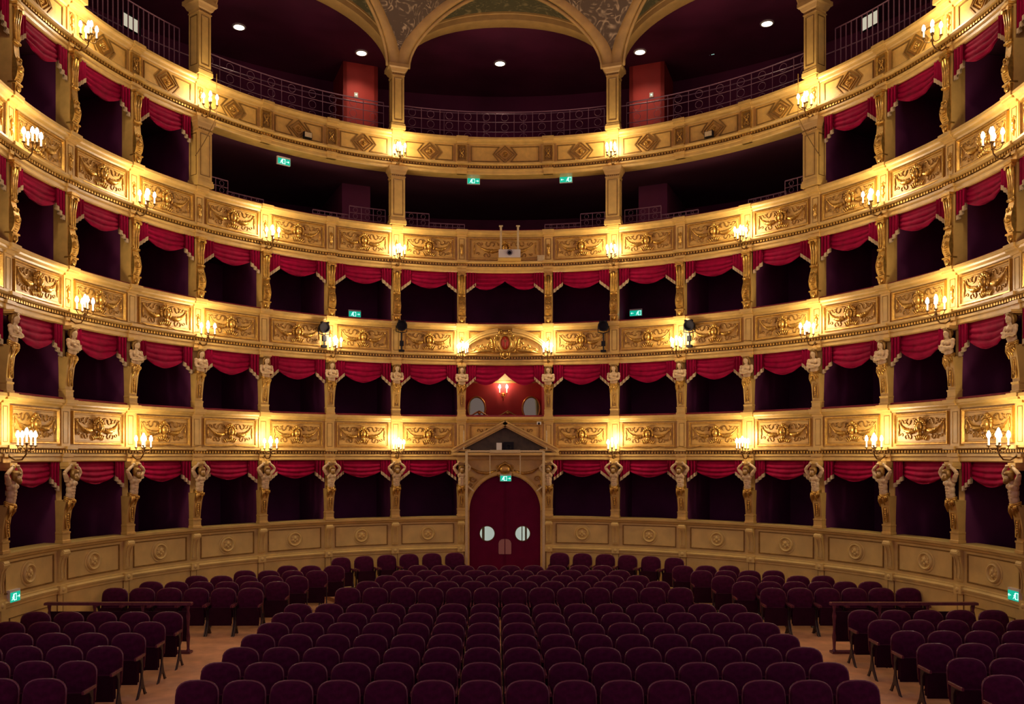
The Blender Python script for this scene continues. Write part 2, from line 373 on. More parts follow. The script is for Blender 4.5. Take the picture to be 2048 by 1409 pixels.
# ---- carved panels of the three lower parapets
def carved(wd, R, H):
    z0, z1 = .37, H-.215; hw = wd/2
    out = {}
    out['panel'] = MB().box(-hw, hw, -.075, -.05, z0, z1).bend(R).mesh('panel', 'field')
    out['panel_frame'] = MB().frame(-hw-.015, hw+.015, z0-.015, z1+.015, .045, -.115, -.058).bend(R).mesh('panel_frame', 'gilt')
    inner = MB().frame(-hw+.045, hw-.045, z0+.045, z1-.045, .012, -.082, -.07).bend(R).mesh('inner_line', 'oldgilt'); out['inner_line'] = inner
    zc = (z0+z1)/2; h = z1-z0; k = wd/1.42
    mk = MB(); y = -.105
    mk.ell((0, y-.01, zc+.05), (.062, .06, .085), 8, 10); mk.ell((0, y-.055, zc+.045), (.014, .022, .026), 5, 6); mk.ell((0, y-.045, zc+.0), (.03, .02, .012), 5, 6)
    mk.ell((-.026, y-.045, zc+.075), (.018, .014, .008), 4, 6); mk.ell((.026, y-.045, zc+.075), (.018, .014, .008), 4, 6)
    for a in range(7):
        an = pi*(a/6); mk.ell((.085*cos(an), y+.005, zc+.09+.075*sin(an)), (.032, .035, .032), 5, 7)
    mk.ell((-.088, y, zc+.03), (.024, .03, .07), 5, 7); mk.ell((.088, y, zc+.03), (.024, .03, .07), 5, 7); mk.ell((0, y-.005, zc+.185), (.04, .035, .04), 5, 7); mk.ell((0, y-.01, zc-.06), (.04, .035, .05), 6, 8)
    mk.v = [(x*1.3, -.07+(yy+.07)*1.3, zc+.04+(z-zc-.06)*1.22) for x, yy, z in mk.v]
    out['mask'] = mk.mesh('mask', 'gilt', True)
    for nm, sx in (('garland', -1), ('garland_b', 1)):
        g = MB(); pts = []; rr = []
        for j in range(15):
            u = j/14; x = sx*(.10+u*.50*k); z = zc+.02+.13*u*u-.30*u*(1-u)*1.35; bump = .75+.5*(j % 2)
            pts.append((x, -.085-.015*sin(pi*u), z)); rr.append((.014+.042*sin(pi*min(1, u*1.2))**1.2)*bump)
        g.tube(pts, rr, 6); g.ell((sx*.61*k, -.09, zc+.165), (.024, .02, .024), 5, 7)
        g.tube([(sx*.61*k, -.088, zc+.13), (sx*.612*k, -.088, zc+.0), (sx*.61*k, -.088, zc-.15)], [.008, .02, .006], 5); g.ell((sx*.61*k, -.09, zc-.03), (.03, .018, .018), 4, 6)
        out[nm] = g.bend(R).mesh('garland', 'gilt', True)
    s = MB()
    for sx in (-1, 1):
        s.scurve((sx*.30*k, zc+.145), .058, sx, .017, -.082); s.scurve((sx*.50*k, zc+.15), .036, -sx, .013, -.082)
        s.scurve((sx*.36*k, zc-.165), .042, -sx, .014, -.082); s.tube([(sx*.13*k, -.082, zc+.11), (sx*.15*k, -.082, zc+.18), (sx*.20*k, -.082, zc+.20)], .016, 5)
        s.spiral((sx*.53*k, zc-.13), .045, .8, .015, sx, pi, 5, -.082)
    out['scrollwork'] = s.bend(R).mesh('scrollwork', 'relief', True)
    lf = MB()
    for a in range(-3, 4): lf.ell((a*.05, -.09, zc-.16-.012*abs(a)+.0), (.02, .025, .065), 5, 6, a*.18)
    out['leaf_fan'] = lf.mesh('leaf_fan', 'gilt', True)
    return out
for ti in range(3):
    z0, z1, R = PARA[ti]; H = z1-z0; std = carved(1.42, R, H); wide = carved(2.0, R, H)
    for k in BAYS:
        c = wide if k == 0 else std; t = bay_t(k)
        q = link('panel', c['panel'], BALC[ti], P(t, R, z0), -t)
        for key in ('panel_frame', 'inner_line', 'mask', 'garland', 'garland_b', 'scrollwork', 'leaf_fan'):
            if k == 0 and ti < 2 and key in ('mask', 'leaf_fan', 'garland', 'garland_b'): continue
            link(key.replace('_b', ''), c[key], q)
# ---- gallery parapet: diamonds with rosettes, chevron frames, upright tablets
z0, z1, R = PARA[3]; H = z1-z0; zc = (.33+H-.19)/2; hh = .235
def diamond(wd, ros):
    out = {}; D = hh
    out['panel'] = MB().box(-wd/2, wd/2, -.075, -.05, zc-hh-.03, zc+hh+.03).bend(R).mesh('panel', 'field')
    d = lambda s: [(-s*1.12, zc), (0, zc+s), (s*1.12, zc), (0, zc-s)]
    fr = MB(); fr.loop(d(D), .020, -.105, -.06); fr.bend(R); out['diamond_frame'] = fr.mesh('diamond_frame', 'oldgilt')
    fi = MB(); fi.loop(d(D*.66), .020, -.11, -.06); out['inner_diamond'] = fi.mesh('inner_diamond', 'gilt')
    r = MB()
    r.lathe([(0, .135), (.02, .13), (.03, .11), (.035, .09)], 8, (0, 0, zc), 'y')
    for a in range(8):
        an = a*pi/4; r.ell((.055*cos(an), -.09, zc+.055*sin(an)), (.030, .03, .020), 5, 7, -an)
    r.lathe([(.085, .07), (.09, .095), (.10, .095), (.105, .07)], 16, (0, 0, zc), 'y')
    r.v = [(x*.72, y, zc+(z-zc)*.72) for x, y, z in r.v]
    out['rosette'] = r.mesh('rosette', 'gilt', True)
    for nm, sx in (('chevron_frame', -1), ('chevron_frame_b', 1)):
        g = D*1.12+.02; x1 = wd/2-.06; n0 = .13
        c = MB(); c.loop([(sx*x1, zc+hh*.86), (sx*(n0+.04), zc+hh*.86), (sx*(g+.05), zc), (sx*(n0+.04), zc-hh*.86), (sx*x1, zc-hh*.86)], .026, -.095, -.06)
        out[nm] = c.bend(R).mesh('chevron_frame', 'oldgilt')
    return out
ds, dw = diamond(1.42, 0), diamond(2.0, 0)
for k in BAYS:
    c = dw if k == 0 else ds; t = bay_t(k); q = link('panel', c['panel'], BALC[3], P(t, R, z0), -t)
    for key in ('diamond_frame', 'inner_diamond', 'rosette', 'chevron_frame', 'chevron_frame_b'): link(key.replace('_b', ''), c[key], q)
tb = MB(); tb.frame(-.135, .135, zc-hh*.95, zc+hh*.95, .04, -.145, -.09); tbm = tb.mesh('tablet_frame', 'gilt')
t2 = MB(); t2.box(-.12, .12, -.108, -.09, zc-hh*.9, zc+hh*.9); t2m = t2.mesh('tablet', 'oldgilt')
t3 = MB()
for sx in (-1, 1):
    for sz in (-1, 1): t3.spiral((sx*.045, zc+sz*.10), .035, 1.2, .011, sx*sz, 0, 5, -.118, 10); t3.tube([(0, -.115, zc), (sx*.04, -.118, zc+sz*.05), (sx*.06, -.115, zc+sz*.14)], [.016, .012, .006], 5)
t3.ell((0, -.115, zc), (.03, .025, .04), 6, 8); t3m = t3.mesh('tablet_relief', 'gilt', True)
for sg, i in PIL:
    if i in (1, 4, 6, 8): continue
    t = pil_t(sg, i); q = link('tablet', t2m, BALC[3], P(t, R, z0), -t); link('tablet_frame', tbm, q); link('tablet_relief', t3m, q)

# ---- boxes behind the fronts: slabs, back walls, partitions
for li, (zb, zt, R) in enumerate(OPEN):
    zf = (0.35, PARA[0][0]+.02, PARA[1][0]+.02, PARA[2][0]+.02)[li]
    dp = 2.1 if li < 3 else 4.6
    struct(arc([(R+.28, zf), (R+dp+.15, zf), (R+dp+.15, zf+.22), (R+.28, zf+.22)], -TMAX, TMAX, 72).build('floor_tier_%d' % (li+1), 'boxfloor'), 'dark floor of the %s boxes' % TIER[li])
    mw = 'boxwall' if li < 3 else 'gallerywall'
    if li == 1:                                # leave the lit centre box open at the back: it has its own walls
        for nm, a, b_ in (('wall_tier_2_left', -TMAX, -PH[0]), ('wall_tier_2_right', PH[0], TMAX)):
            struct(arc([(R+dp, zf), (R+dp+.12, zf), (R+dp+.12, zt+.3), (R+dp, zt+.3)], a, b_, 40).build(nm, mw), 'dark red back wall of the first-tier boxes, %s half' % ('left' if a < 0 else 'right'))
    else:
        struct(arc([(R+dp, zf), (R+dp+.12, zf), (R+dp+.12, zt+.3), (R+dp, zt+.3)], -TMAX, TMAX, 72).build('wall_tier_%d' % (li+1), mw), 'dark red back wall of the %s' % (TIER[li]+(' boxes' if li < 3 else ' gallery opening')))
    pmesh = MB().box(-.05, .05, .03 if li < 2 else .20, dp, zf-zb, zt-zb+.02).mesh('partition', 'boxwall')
    emesh = MB().box(-.075, .075, .012 if li < 2 else .082, .03 if li < 2 else .20, 0.06, zt-zb-.01).mesh('partition_end', 'cream')
    wp = link('wall_partition_%d' % (li+1), None); struct(wp, 'partitions between the %s boxes' % TIER[li])
    for sg, i in PIL:
        if li == 3 and i < 4: continue
        if li == 0 and i == 0: pass
        t = pil_t(sg, i)
        link('partition', pmesh, wp, P(t, R, zb), -t)
        link('partition_end', emesh, wp, P(t, R, zb), -t)
# soffit over the third-tier opening / gallery floor and steps
R = 8.80
steps = [(R+.28, 11.60), (R+5.2, 11.60), (R+5.2, 13.9), (R+3.9, 13.9), (R+3.9, 13.5), (R+3.0, 13.5), (R+3.0, 13.0), (R+2.1, 13.0), (R+2.1, 12.5), (R+1.2, 12.5), (R+1.2, 12.0), (R+.28, 12.0)]
struct(arc(steps, -TMAX, TMAX, 72).build('floor_gallery', 'boxfloor'), 'dark stepped floor of the top gallery')
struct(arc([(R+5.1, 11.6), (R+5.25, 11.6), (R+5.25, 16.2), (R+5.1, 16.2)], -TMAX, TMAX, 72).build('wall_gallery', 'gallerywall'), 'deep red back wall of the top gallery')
struct(arc([(R+.15, 15.95), (R+5.3, 15.95), (R+5.3, 16.1), (R+.15, 16.1)], -TMAX, TMAX, 72).build('ceiling_gallery', 'gallerywall'), 'dark ceiling over the top gallery')

# ---- arches and painted vault
COLI = [-PH[8], -PH[6], -PH[4], -PH[1], PH[1], PH[4], PH[6], PH[8]]
ZS, ZA = 14.33, 15.86
ARCHES = []
vault = link('ceiling', None); struct(vault, 'painted vault with gilded ribs above the gallery arches')
ribs = []
for bi in range(7):
    a, b_ = COLI[bi], COLI[bi+1]; tc = (a+b_)/2; ha = (b_-a)/2
    hi = ha-.022
    def el(u, h, rise): return tc+h*cos(u), ZS+rise*sin(u)
    N = 32; us = [pi-pi*i/N for i in range(N+1)]
    RI = R-.18                                 # front face
    rows = []                                  # archivolt: soffit, face, outer edge
    for u in us:
        t1, zz1 = el(u, hi, ZA-ZS); t2, zz2 = el(u, ha-.003, ZA-ZS+.26)
        tm, zm = el(u, hi-.0+.012, ZA-ZS+.16)
        rows.append([P(t1, R+.22, zz1), P(t1, RI+.05, zz1), P(t1, RI, zz1+.02), P(tm, RI-.015, zm), P(tm, RI-.045, zm+.015), P(t2, RI-.05, zz2), P(t2, R+.22, zz2)])
    mb = MB().quadgrid(rows, closed_v=True)
    ao = mb.build('trim_%d' % (bi+1), 'arch', None, True, sharp=40); struct(ao, 'gilded gallery arch, %s' % ['far left', 'second left', 'left', 'central', 'right', 'second right', 'far right'][bi])
    # groin rib (higher, leaning into the hall)
    def ribpt(u, dr=0, dz=0, da=0):
        lean = .05+1.35*sin(u)**2
        return tc+(ha-.012+da)*cos(u), R-.24-lean-dr, ZS+1.80*sin(u)+dz
    rib = []
    for u in us:
        t, r, z = ribpt(u); rr = []
        for q in range(8):
            an = 2*pi*q/8
            t2, r2, z2 = ribpt(u, .08*sin(an)); rr.append(P(t2-.019*cos(an)*cos(u)*(1), r2, z2-.13*cos(an)*sin(u)-.045*cos(an)))
        rib.append(rr)
    MB().quadgrid(rib, closed_v=True).build('rib', 'arch', vault, True)
    sec = []                                   # second thin roll beside the rib
    for u in us:
        t, r, z = ribpt(u, -.06, -.19*sin(u)-.04, -.022); sec.append(P(t, r, z))
    MB().tube(sec, .05, 6).build('rib_roll', 'arch', vault, True)
    lun = []                                   # lunette between arch and rib
    for u in us:
        t2, zz2 = el(u, ha-.004, ZA-ZS+.22); t, r, z = ribpt(u, -.03, -.02, .0)
        p0, p1 = Vector(P(t2, RI, zz2)), Vector(P(t, r, z))
        lun.append([p0.lerp(p1, s/3) for s in range(4)])
    MB().quadgrid(lun).build('lunette', 'lunette', vault, True)
    ribs.append([[P(*ribpt(u)) for u in us], tc])
for bi in range(6):                            # pendentives between neighbouring ribs
    left, right = ribs[bi][0], ribs[bi+1][0]; rows = []
    H2 = len(left)//2
    for j in range(H2+1):
        pa, pb = Vector(left[-1-j]), Vector(right[j]); row = []
        for s in range(9):
            p = pa.lerp(pb, s/8); f = sin(pi*s/8)
            c = Vector((0, CY, p.z)); d = (p-c); d.normalize(); row.append(p-d*0.0+Vector((0, 0, -.10*f*min(1, j/6))))
        rows.append(row)
    MB().quadgrid(rows).build('pendentive', 'grisaille', vault, True)
ring = [Vector(r[0][len(r[0])//2]) for r in ribs]
rows = []
for s in range(7):
    f = s/6; rows.append([Vector((p.x*(1-f), CY+(p.y-CY)*(1-f)-2.0*f, p.z+2.2*sin(f*pi/2))) for p in ring])
MB().quadgrid(rows).build('dome', 'grisaille', vault, True)
rows = [[ring[0], ring[-1]], [Vector((-9, 3, 16.5)), Vector((9, 3, 16.5))]]
# flat ceiling towards the stage
MB().box(-9.5, 9.5, 2.5, 14.6, 17.9, 18.1).build('ceiling_field', 'grisaille', vault)
# ================================================================ PILLARS AND FIGURES
# ---- gallery columns (upper) and third-tier columns (lower)
def column_parts(w2, dp, h, cap):
    out = {}
    s = MB(); s.box(-w2, w2, -dp, dp, .0, h-.2); out['shaft'] = s.mesh('shaft', 'cream')
    b = MB(); b.box(-w2-.035, w2+.035, -dp-.035, dp+.035, 0, .10); b.box(-w2-.02, w2+.02, -dp-.02, dp+.02, .10, .15); out['plinth'] = b.mesh('plinth', 'cream')
    f = MB(); f.frame(-w2+.055, w2-.055, .24, h-.36, .022, -dp-.012, -dp+.004)
    for sx in (-1, 1):
        g = MB().frame(-dp+.06, dp-.06, .24, h-.36, .022, -.012, .004)
        f.v += []; o = len(f.v)
        f.v += [(sx*(w2-y), x*sx, z) for x, y, z in g.v]; f.f += [tuple(o+i for i in q) for q in g.f]
    out['panel_moulding'] = f.mesh('panel_moulding', 'groove')
    c = MB(); c.box(-w2-.015, w2+.015, -dp-.015, dp+.015, h-.30, h-.27)
    rows = []
    for e, z in ((.0, h-.22), (.03, h-.20), (.05, h-.16), (.07, h-.12), (.11, h-.09), (.11, h)):
        e *= cap; rows.append([(-w2-e, -dp-e, z), (w2+e, -dp-e, z), (w2+e, dp+e, z), (-w2-e, dp+e, z)])
    c.quadgrid(rows, closed_v=True); k = len(c.v); c.f.append((k-4, k-3, k-2, k-1)); out['capital'] = c.mesh('capital', 'arch')
    dn = MB()
    for j in range(-3, 4): dn.box(j*w2/3.6-.014, j*w2/3.6+.014, -dp-.012, -dp, h-.265, h-.235)
    out['dentils'] = dn.mesh('dentils', 'groove')
    return out
up = column_parts(.165, .19, 14.33-12.58, 1.0); lo = column_parts(.19, .17, 11.57-9.99, .6)
for sg in (-1, 1):
    for i in (1, 4, 6, 8):
        t = sg*PH[i]; ow = {1: 'beside the centre arch', 4: 'second from the centre arch', 6: 'third from the centre arch', 8: 'fourth from the centre arch'}[i]
        c = thing('gallery_column', 'square cream gallery column with gold panels, %s, %s side' % (ow, side(sg)), 'column', P(t, 8.72, 12.59), -t, 'gallery columns')
        for k, me in up.items(): link(k, me, c)
        if i < 5:
            c = thing('tier_column', 'square cream column of the third-tier opening, %s, %s side' % (ow.replace('arch', 'bay'), side(sg)), 'column', P(t, 8.70, 10.0), -t, 'third-tier columns')
            for k, me in lo.items(): link(k, me, c)

# ---- carved figures: a continuous body growing out of a tapering pillar
def herm(hs, base, bul):
    s = MB(); s.loft([(.0, .125, -.10, .07), (.05, .125, -.10, .07), (.06, .112, -.085, .07), (base-.04, .112, -.085, .07), (base-.03, .12, -.095, .07), (base, .12, -.095, .07), (base+.005, .105, -.07, .07),
                      (base+.18, .108, -.075-bul*.15, .07), (hs*.75, .115, -.09-bul*.45, .07), (hs, .125, -.11-bul, .07)])
    return s
def body_cary():
    b = MB(); y = -.16
    b.ell((0, y+.02, .94), (.105, .075, .11)); b.ell((0, y+.01, 1.03), (.10, .075, .10)); b.ell((0, y, 1.11), (.115, .08, .085)); b.ell((0, y+.005, 1.155), (.135, .06, .04))
    b.ell((-.05, y-.065, 1.10), (.045, .04, .042)); b.ell((.05, y-.065, 1.10), (.045, .04, .042))
    b.tube([(0, y, 1.15), (0, y-.01, 1.25)], [.045, .04], 8)
    b.ell((0, y-.02, 1.30), (.062, .072, .085), 10, 12); b.ell((0, y-.088, 1.295), (.012, .02, .022), 6, 6); b.ell((0, y-.072, 1.262), (.022, .016, .009), 5, 6); b.ell((0, y-.06, 1.238), (.03, .03, .02), 5, 6)
    b.ell((0, y-.068, 1.325), (.045, .02, .012), 5, 6)
    for sx in (-1, 1):
        b.tube([(sx*.125, y+.0, 1.155), (sx*.15, y-.01, 1.08), (sx*.145, y-.03, 1.0)], [.042, .042, .036], 8)
        b.tube([(sx*.145, y-.03, 1.0), (sx*.07, y-.10, 1.0+sx*.015), (-sx*.06, y-.115, 1.02+sx*.03)], [.036, .032, .026], 8)
        b.ell((-sx*.085, y-.11, 1.03+sx*.03), (.04, .02, .02), 5, 6)
        b.ell((sx*.135, y, 1.15), (.048, .046, .045))
    return b
def hair_cary():
    h = MB(); y = -.16
    h.ell((0, y+.0, 1.345), (.078, .08, .055)); h.ell((0, y+.04, 1.30), (.075, .06, .09))
    for sx in (-1, 1): h.tube([(sx*.062, y-.02, 1.36), (sx*.08, y-.005, 1.29), (sx*.082, y, 1.2), (sx*.07, y-.01, 1.15)], [.025, .028, .024, .012], 6)
    for a in range(5): h.ell((-.05+.025*a, y-.062, 1.375+.008*(2-abs(a-2))), (.018, .018, .018), 4, 6)
    return h
def body_atlas():
    b = MB(); y = -.19
    b.ell((0, y+.02, .93), (.10, .08, .11)); b.ell((0, y+.01, 1.04), (.105, .08, .12)); b.ell((0, y, 1.16), (.125, .085, .10)); b.ell((-.055, y-.06, 1.17), (.055, .03, .045)); b.ell((.055, y-.06, 1.17), (.055, .03, .045))
    for j in range(3):
        for sx in (-1, 1): b.ell((sx*.028, y-.065+.008*j, 1.08-.055*j), (.026, .02, .026), 5, 6)
    b.tube([(0, y+.01, 1.2), (0, y-.04, 1.29)], [.06, .05], 8)
    b.ell((0, y-.07, 1.335), (.072, .075, .09), 10, 12); b.ell((0, y-.14, 1.30), (.013, .02, .022), 5, 6); b.ell((0, y-.125, 1.335), (.045, .016, .012), 5, 6)
    for sx in (-1, 1):
        b.ell((sx*.125, y, 1.235), (.055, .055, .055))
        b.tube([(sx*.12, y, 1.235), (sx*.175, y-.02, 1.30), (sx*.235, y-.03, 1.375)], [.05, .05, .036], 8)
        b.tube([(sx*.235, y-.03, 1.375), (sx*.175, y-.05, 1.445), (sx*.10, y-.06, 1.50)], [.038, .036, .028], 8)
        b.ell((sx*.085, y-.06, 1.53), (.04, .035, .026), 5, 6)
    return b
def beard_atlas():
    h = MB(); y = -.19
    h.ell((0, y-.06, 1.395), (.088, .10, .062)); h.ell((-.065, y-.07, 1.35), (.03, .06, .06)); h.ell((.065, y-.07, 1.35), (.03, .06, .06)); h.ell((0, y-.125, 1.268), (.058, .05, .062)); h.ell((-.05, y-.07, 1.31), (.02, .05, .05)); h.ell((.05, y-.07, 1.31), (.02, .05, .05))
    return h
def cloth(z, y, w_):
    c = MB()
    for j in range(3): c.tube([(-w_, y+.03, z+.05-.03*j), (-w_*.4, y-.06, z+.0-.035*j), (w_*.3, y-.07, z-.01-.03*j), (w_, y+.03, z+.045-.03*j)], [.022, .028, .028, .02], 6)
    c.ell((.02, y-.075, z-.03), (.045, .04, .045), 6, 8)
    for x, L, q in ((-.085, .26, .0), (-.05, .20, .01), (.03, .22, .02), (.06, .15, .01), (.095, .12, 0)):
        c.tube([(x, y-.05-q, z-.02), (x*1.08, y-.05-q, z-L*.5), (x*1.02, y-.01, z-L)], [.026, .028, .008], 6)
    return c
def herm_orn(z0, z1, yf):
    o = MB(); o.frame(-.06, .06, z0, z1, .014, yf-.012, yf+.02)
    for j in range(5):
        z = z1-.06-(z1-z0-.1)*j/5; o.ell((0, yf-.006, z), (.03-.003*j, .014, .032), 5, 6)
    return o
def cap_block(z, h):
    c = MB(); c.box(-.118, .118, -.22, .07, z+h*.35, z+h); c.box(-.105, .105, -.19, .07, z, z+h*.35); return c
cary_m = {'shaft': herm(.84, .20, .05).mesh('shaft', 'cream'), 'body': remeshed(body_cary(), 'body', 'figure', .011), 'hair': remeshed(hair_cary(), 'hair', 'oldgilt', .013),
          'drapery': cloth(.86, -.13, .125).mesh('drapery', 'gilt', True), 'shaft_ornament': herm_orn(.26, .62, -.105).mesh('shaft_ornament', 'gilt', True), 'capital': cap_block(1.38, .065).mesh('capital', 'cream')}
atl_m = {'shaft': herm(.84, .22, .07).mesh('shaft', 'cream'), 'body': remeshed(body_atlas(), 'body', 'figure', .011), 'beard': remeshed(beard_atlas(), 'beard', 'oldgilt', .013),
         'loincloth': cloth(.86, -.15, .125).mesh('loincloth', 'gilt', True), 'shaft_ornament': herm_orn(.28, .60, -.115).mesh('shaft_ornament', 'gilt', True), 'capital': cap_block(1.45, .135).mesh('capital', 'cream')}
# ---- scrolled consoles of the upper tiers
def console(h):
    out = {}
    out['back_slab'] = MB().box(-.11, .11, -.07, .14, 0, h).mesh('back_slab', 'cream')
    f = MB()
    for x in (-.062, 0, .062): f.tube([(x*1.15, -.12, h-.12), (x, -.10, h-.35), (x*.85, -.10, h-.66)], [.036, .031, .027], 8)
    f.tube([(x_*1.0, -.105, h-.67) for x_ in (-.1, 0, .1)], .03, 8); out['fluting'] = f.mesh('fluting', 'gilt', True)
    c = MB(); c.box(-.115, .115, -.17, .05, h-.05, h); c.box(-.10, .10, -.15, .05, h-.09, h-.05)
    for sx in (-1, 1): c.lathe([(0, -.03), (.035, -.03), (.035, .03), (0, .03)], 8, (sx*.085, -.14, h-.105), 'y')
    out['capital'] = c.mesh('capital', 'gilt')
    v = MB(); v.loft([(.20, .09, -.10, 0), (.30, .10, -.15, 0), (.42, .105, -.17, 0), (.55, .10, -.15, 0), (.68, .09, -.11, 0), (h-.68, .09, -.09, 0)])
    v.lathe([(0, .05), (.03, .055), (.05, .04), (.062, .05), (.07, .02), (.07, -.02)], 12, (0, -.15, .44), 'y')
    v.spiral((-.04, .60), .04, 1.2, .014, 1, 0, 5, -.15, 10); v.spiral((.04, .60), .04, 1.2, .014, -1, pi, 5, -.15, 10)
    for j in range(4): v.tube([(-.085, -.10-.015*j, .25+.04*j), (0, -.135-.012*j, .235+.04*j), (.085, -.10-.015*j, .25+.04*j)], .018, 6)
    out['volute'] = v.mesh('volute', 'gilt', True, 50)
    d = MB(); d.box(-.115, .115, -.15, 0, .17, .20); d.loft([(.0, .05, -.07, 0), (.05, .075, -.11, 0), (.17, .10, -.13, 0)]); d.ell((0, -.13, .10), (.055, .04, .06), 6, 8); d.ell((0, -.11, .02), (.03, .03, .03), 5, 6)
    out['corbel'] = d.mesh('corbel', 'gilt', True, 50)
    return out
con_m = [console(1.45), console(1.58)]
for sg, i in PIL:
    t = pil_t(sg, i)
    for li, (ms, nm, lab, cat) in enumerate(((atl_m, 'atlas_figure', 'carved bearded atlas figure with raised arms, ground tier, %s', 'statue'), (cary_m, 'caryatid_figure', 'carved caryatid figure with folded arms, first tier, %s', 'statue'))):
        zb, zt, R = OPEN[li]; f = thing(nm, lab % pil_words(sg, i), cat, P(t, R-.06, zb+(.0 if li == 0 else .0)), -t, ['atlas figures', 'caryatid figures'][li])
        for k, me in ms.items(): link(k, me, f)
    zb, zt, R = OPEN[2]; f = thing('scroll_console', 'gilt fluted console pillar, second tier, %s' % pil_words(sg, i), 'pillar', P(t, R-.06, zb), -t, 'second-tier consoles')
    for k, me in con_m[0].items(): link(k, me, f)
    if i >= 5:
        zb, zt, R = OPEN[3]; f = thing('scroll_console', 'gilt fluted console pillar, third tier, %s' % pil_words(sg, i), 'pillar', P(t, R-.06, zb), -t, 'third-tier consoles')
        if i in (6, 8) or True:
            for k, me in con_m[1].items(): link(k, me, f)

# ================================================================ VALANCES
def swag(hw, drop, R, twin=False):
    mb = MB(); nu, nv = 40, 22; rows = []
    for j in range(nv+1):
        v = j/nv; row = []
        for i in range(nu+1):
            x = -hw+2*hw*i/nu; u = x/hw
            c = (abs(u)*2-1) if twin else u
            sh = (max(0, 1-abs(c)**1.7)); dz = (.15+(drop-.15)*sh) if not twin else (.22+(drop-.22)*sh)
            ph = v*(2.6+1.6*sh)*2*pi
            amp = .045*(.25+.75*sh)*min(1, v*4)
            y = -.03-.05*sh*v+amp*(-abs(sin(ph*.5))+.4)-.012*sin(9*u+4*v)*v
            row.append((x, y, -v*dz))
        rows.append(row)
    mb.quadgrid(rows); rows2 = [[(x, y+.03, z) for x, y, z in r] for r in rows]; mb.quadgrid(rows2); return mb.bend(R)
def tail(sx, L, wd):                           # hangs beside the pillar, longest at the pillar; origin at the pillar side
    mb = MB(); fr = MB(); nu, nv = 18, 6; rows = []; hem = []
    def pt(u, z, dy=0): return (sx*u*wd, -.075-.022*sin(u*3.2*2*pi)-dy, z)
    low = lambda u: -(L-(L*.42)*u)
    for j in range(nv+1): rows.append([pt(i/nu, low(i/nu)*j/nv) for i in range(nu+1)])
    mb.quadgrid(rows); mb.quadgrid([[(x, y+.02, z) for x, y, z in r] for r in rows])
    a = [pt(i/nu, low(i/nu)+.005, .006) for i in range(nu+1)]; b_ = [pt(i/nu, low(i/nu)-.085, .006) for i in range(nu+1)]
    fr.quadgrid([a, b_]); fr.quadgrid([[(x, y+.03, z) for x, y, z in a], [(x, y+.03, z) for x, y, z in b_]])
    return mb, fr
def valance_meshes(hw, drop, L, R, twin=False):
    out = {'swag': swag(hw, drop, R, twin).mesh('swag', 'crimson', True), 'tails': []}
    for sx in (1, -1):
        a, b_ = tail(sx, L, .27); x0 = -sx*(hw-.0)
        a.shift(x0); b_.shift(x0)
        out['tails'].append((a.bend(R).mesh('tail', 'crimson', True), b_.bend(R).mesh('fringe', 'fringe', True)))
    return out
LEN = [(.47, .50), (.56, .56), (.48, .50), (.52, .54)]
for li, (zb, zt, R) in enumerate(OPEN):
    hw = (.2095*R)/2-.145; std = valance_meshes(hw, LEN[li][0], LEN[li][1], R); cen = valance_meshes(.139*R-.145, LEN[li][0], LEN[li][1], R, True)
    for k in BAYS:
        if li == 0 and k == 0: continue
        if li == 3 and abs(k) < 5: continue
        t = bay_t(k); ms = cen if k == 0 else std
        v = thing('valance', 'crimson velvet swag valance over the %s box %s' % (TIER[li], bay_words(k) if k == 0 else bay_words(k)), 'valance', P(t, R-.01, zt), -t, '%s valances' % TIER[li])
        if li == 3 and abs(k) == 5: t += (1 if k > 0 else -1)*.065/R; v.location = P(t, R-.01, zt); v.rotation_euler[2] = -t; v.scale[0] = .915
        link('swag', ms['swag'], v)
        for ta, fa in ms['tails']: q = link('tail', ta, v); link('fringe', fa, q)

# ================================================================ CANDELABRA
br = MB(); br.lathe([(0, .04), (.03, .045), (.05, .02), (.06, 0)], 10, (0, 0, .10), 'y')
br.tube([(0, -.02, .10), (0, -.14, .02), (0, -.26, .03), (0, -.33, .12), (0, -.34, .20)], [.016, .014, .014, .013, .014], 7)
br.spiral((0, .075), .05, 1.2, .010, 1, 0, 5, 0, 10)
br.v = [(x, y, z) for x, y, z in br.v]; brm = br.mesh('bracket', 'bronze', True)
stm = MB().lathe([(.006, .16), (.02, .18), (.03, .20), (.018, .23), (.012, .27), (.02, .30), (.038, .315), (.034, .33), (.012, .335)], 10, (0, -.34, 0)).mesh('stem', 'bronze', True)
ar = MB(); ar.tube([(0, -.34, .20), (.06, -.34, .17), (.12, -.34, .19), (.15, -.34, .24), (.15, -.34, .27)], .009, 6); ar.lathe([(.006, .255), (.03, .265), (.036, .28), (.012, .285)], 10, (.15, -.34, 0))
ar.shift(0, .34, 0); arm = ar.mesh('arm', 'bronze', True)
can = MB().lathe([(.0, 0), (.016, 0), (.016, .12), (.010, .125), (0, .125)], 10).mesh('candle', 'candle', True, 40)
blb = MB().lathe([(0, .125), (.016, .13), (.032, .155), (.034, .185), (.024, .22), (.010, .25), (0, .255)], 10).mesh('bulb', 'bulb', True)
ld = bpy.data.lights.new('candle_light', 'POINT'); ld.energy = CANDLE_W; ld.color = CANDLE_COL; ld.shadow_soft_size = .10
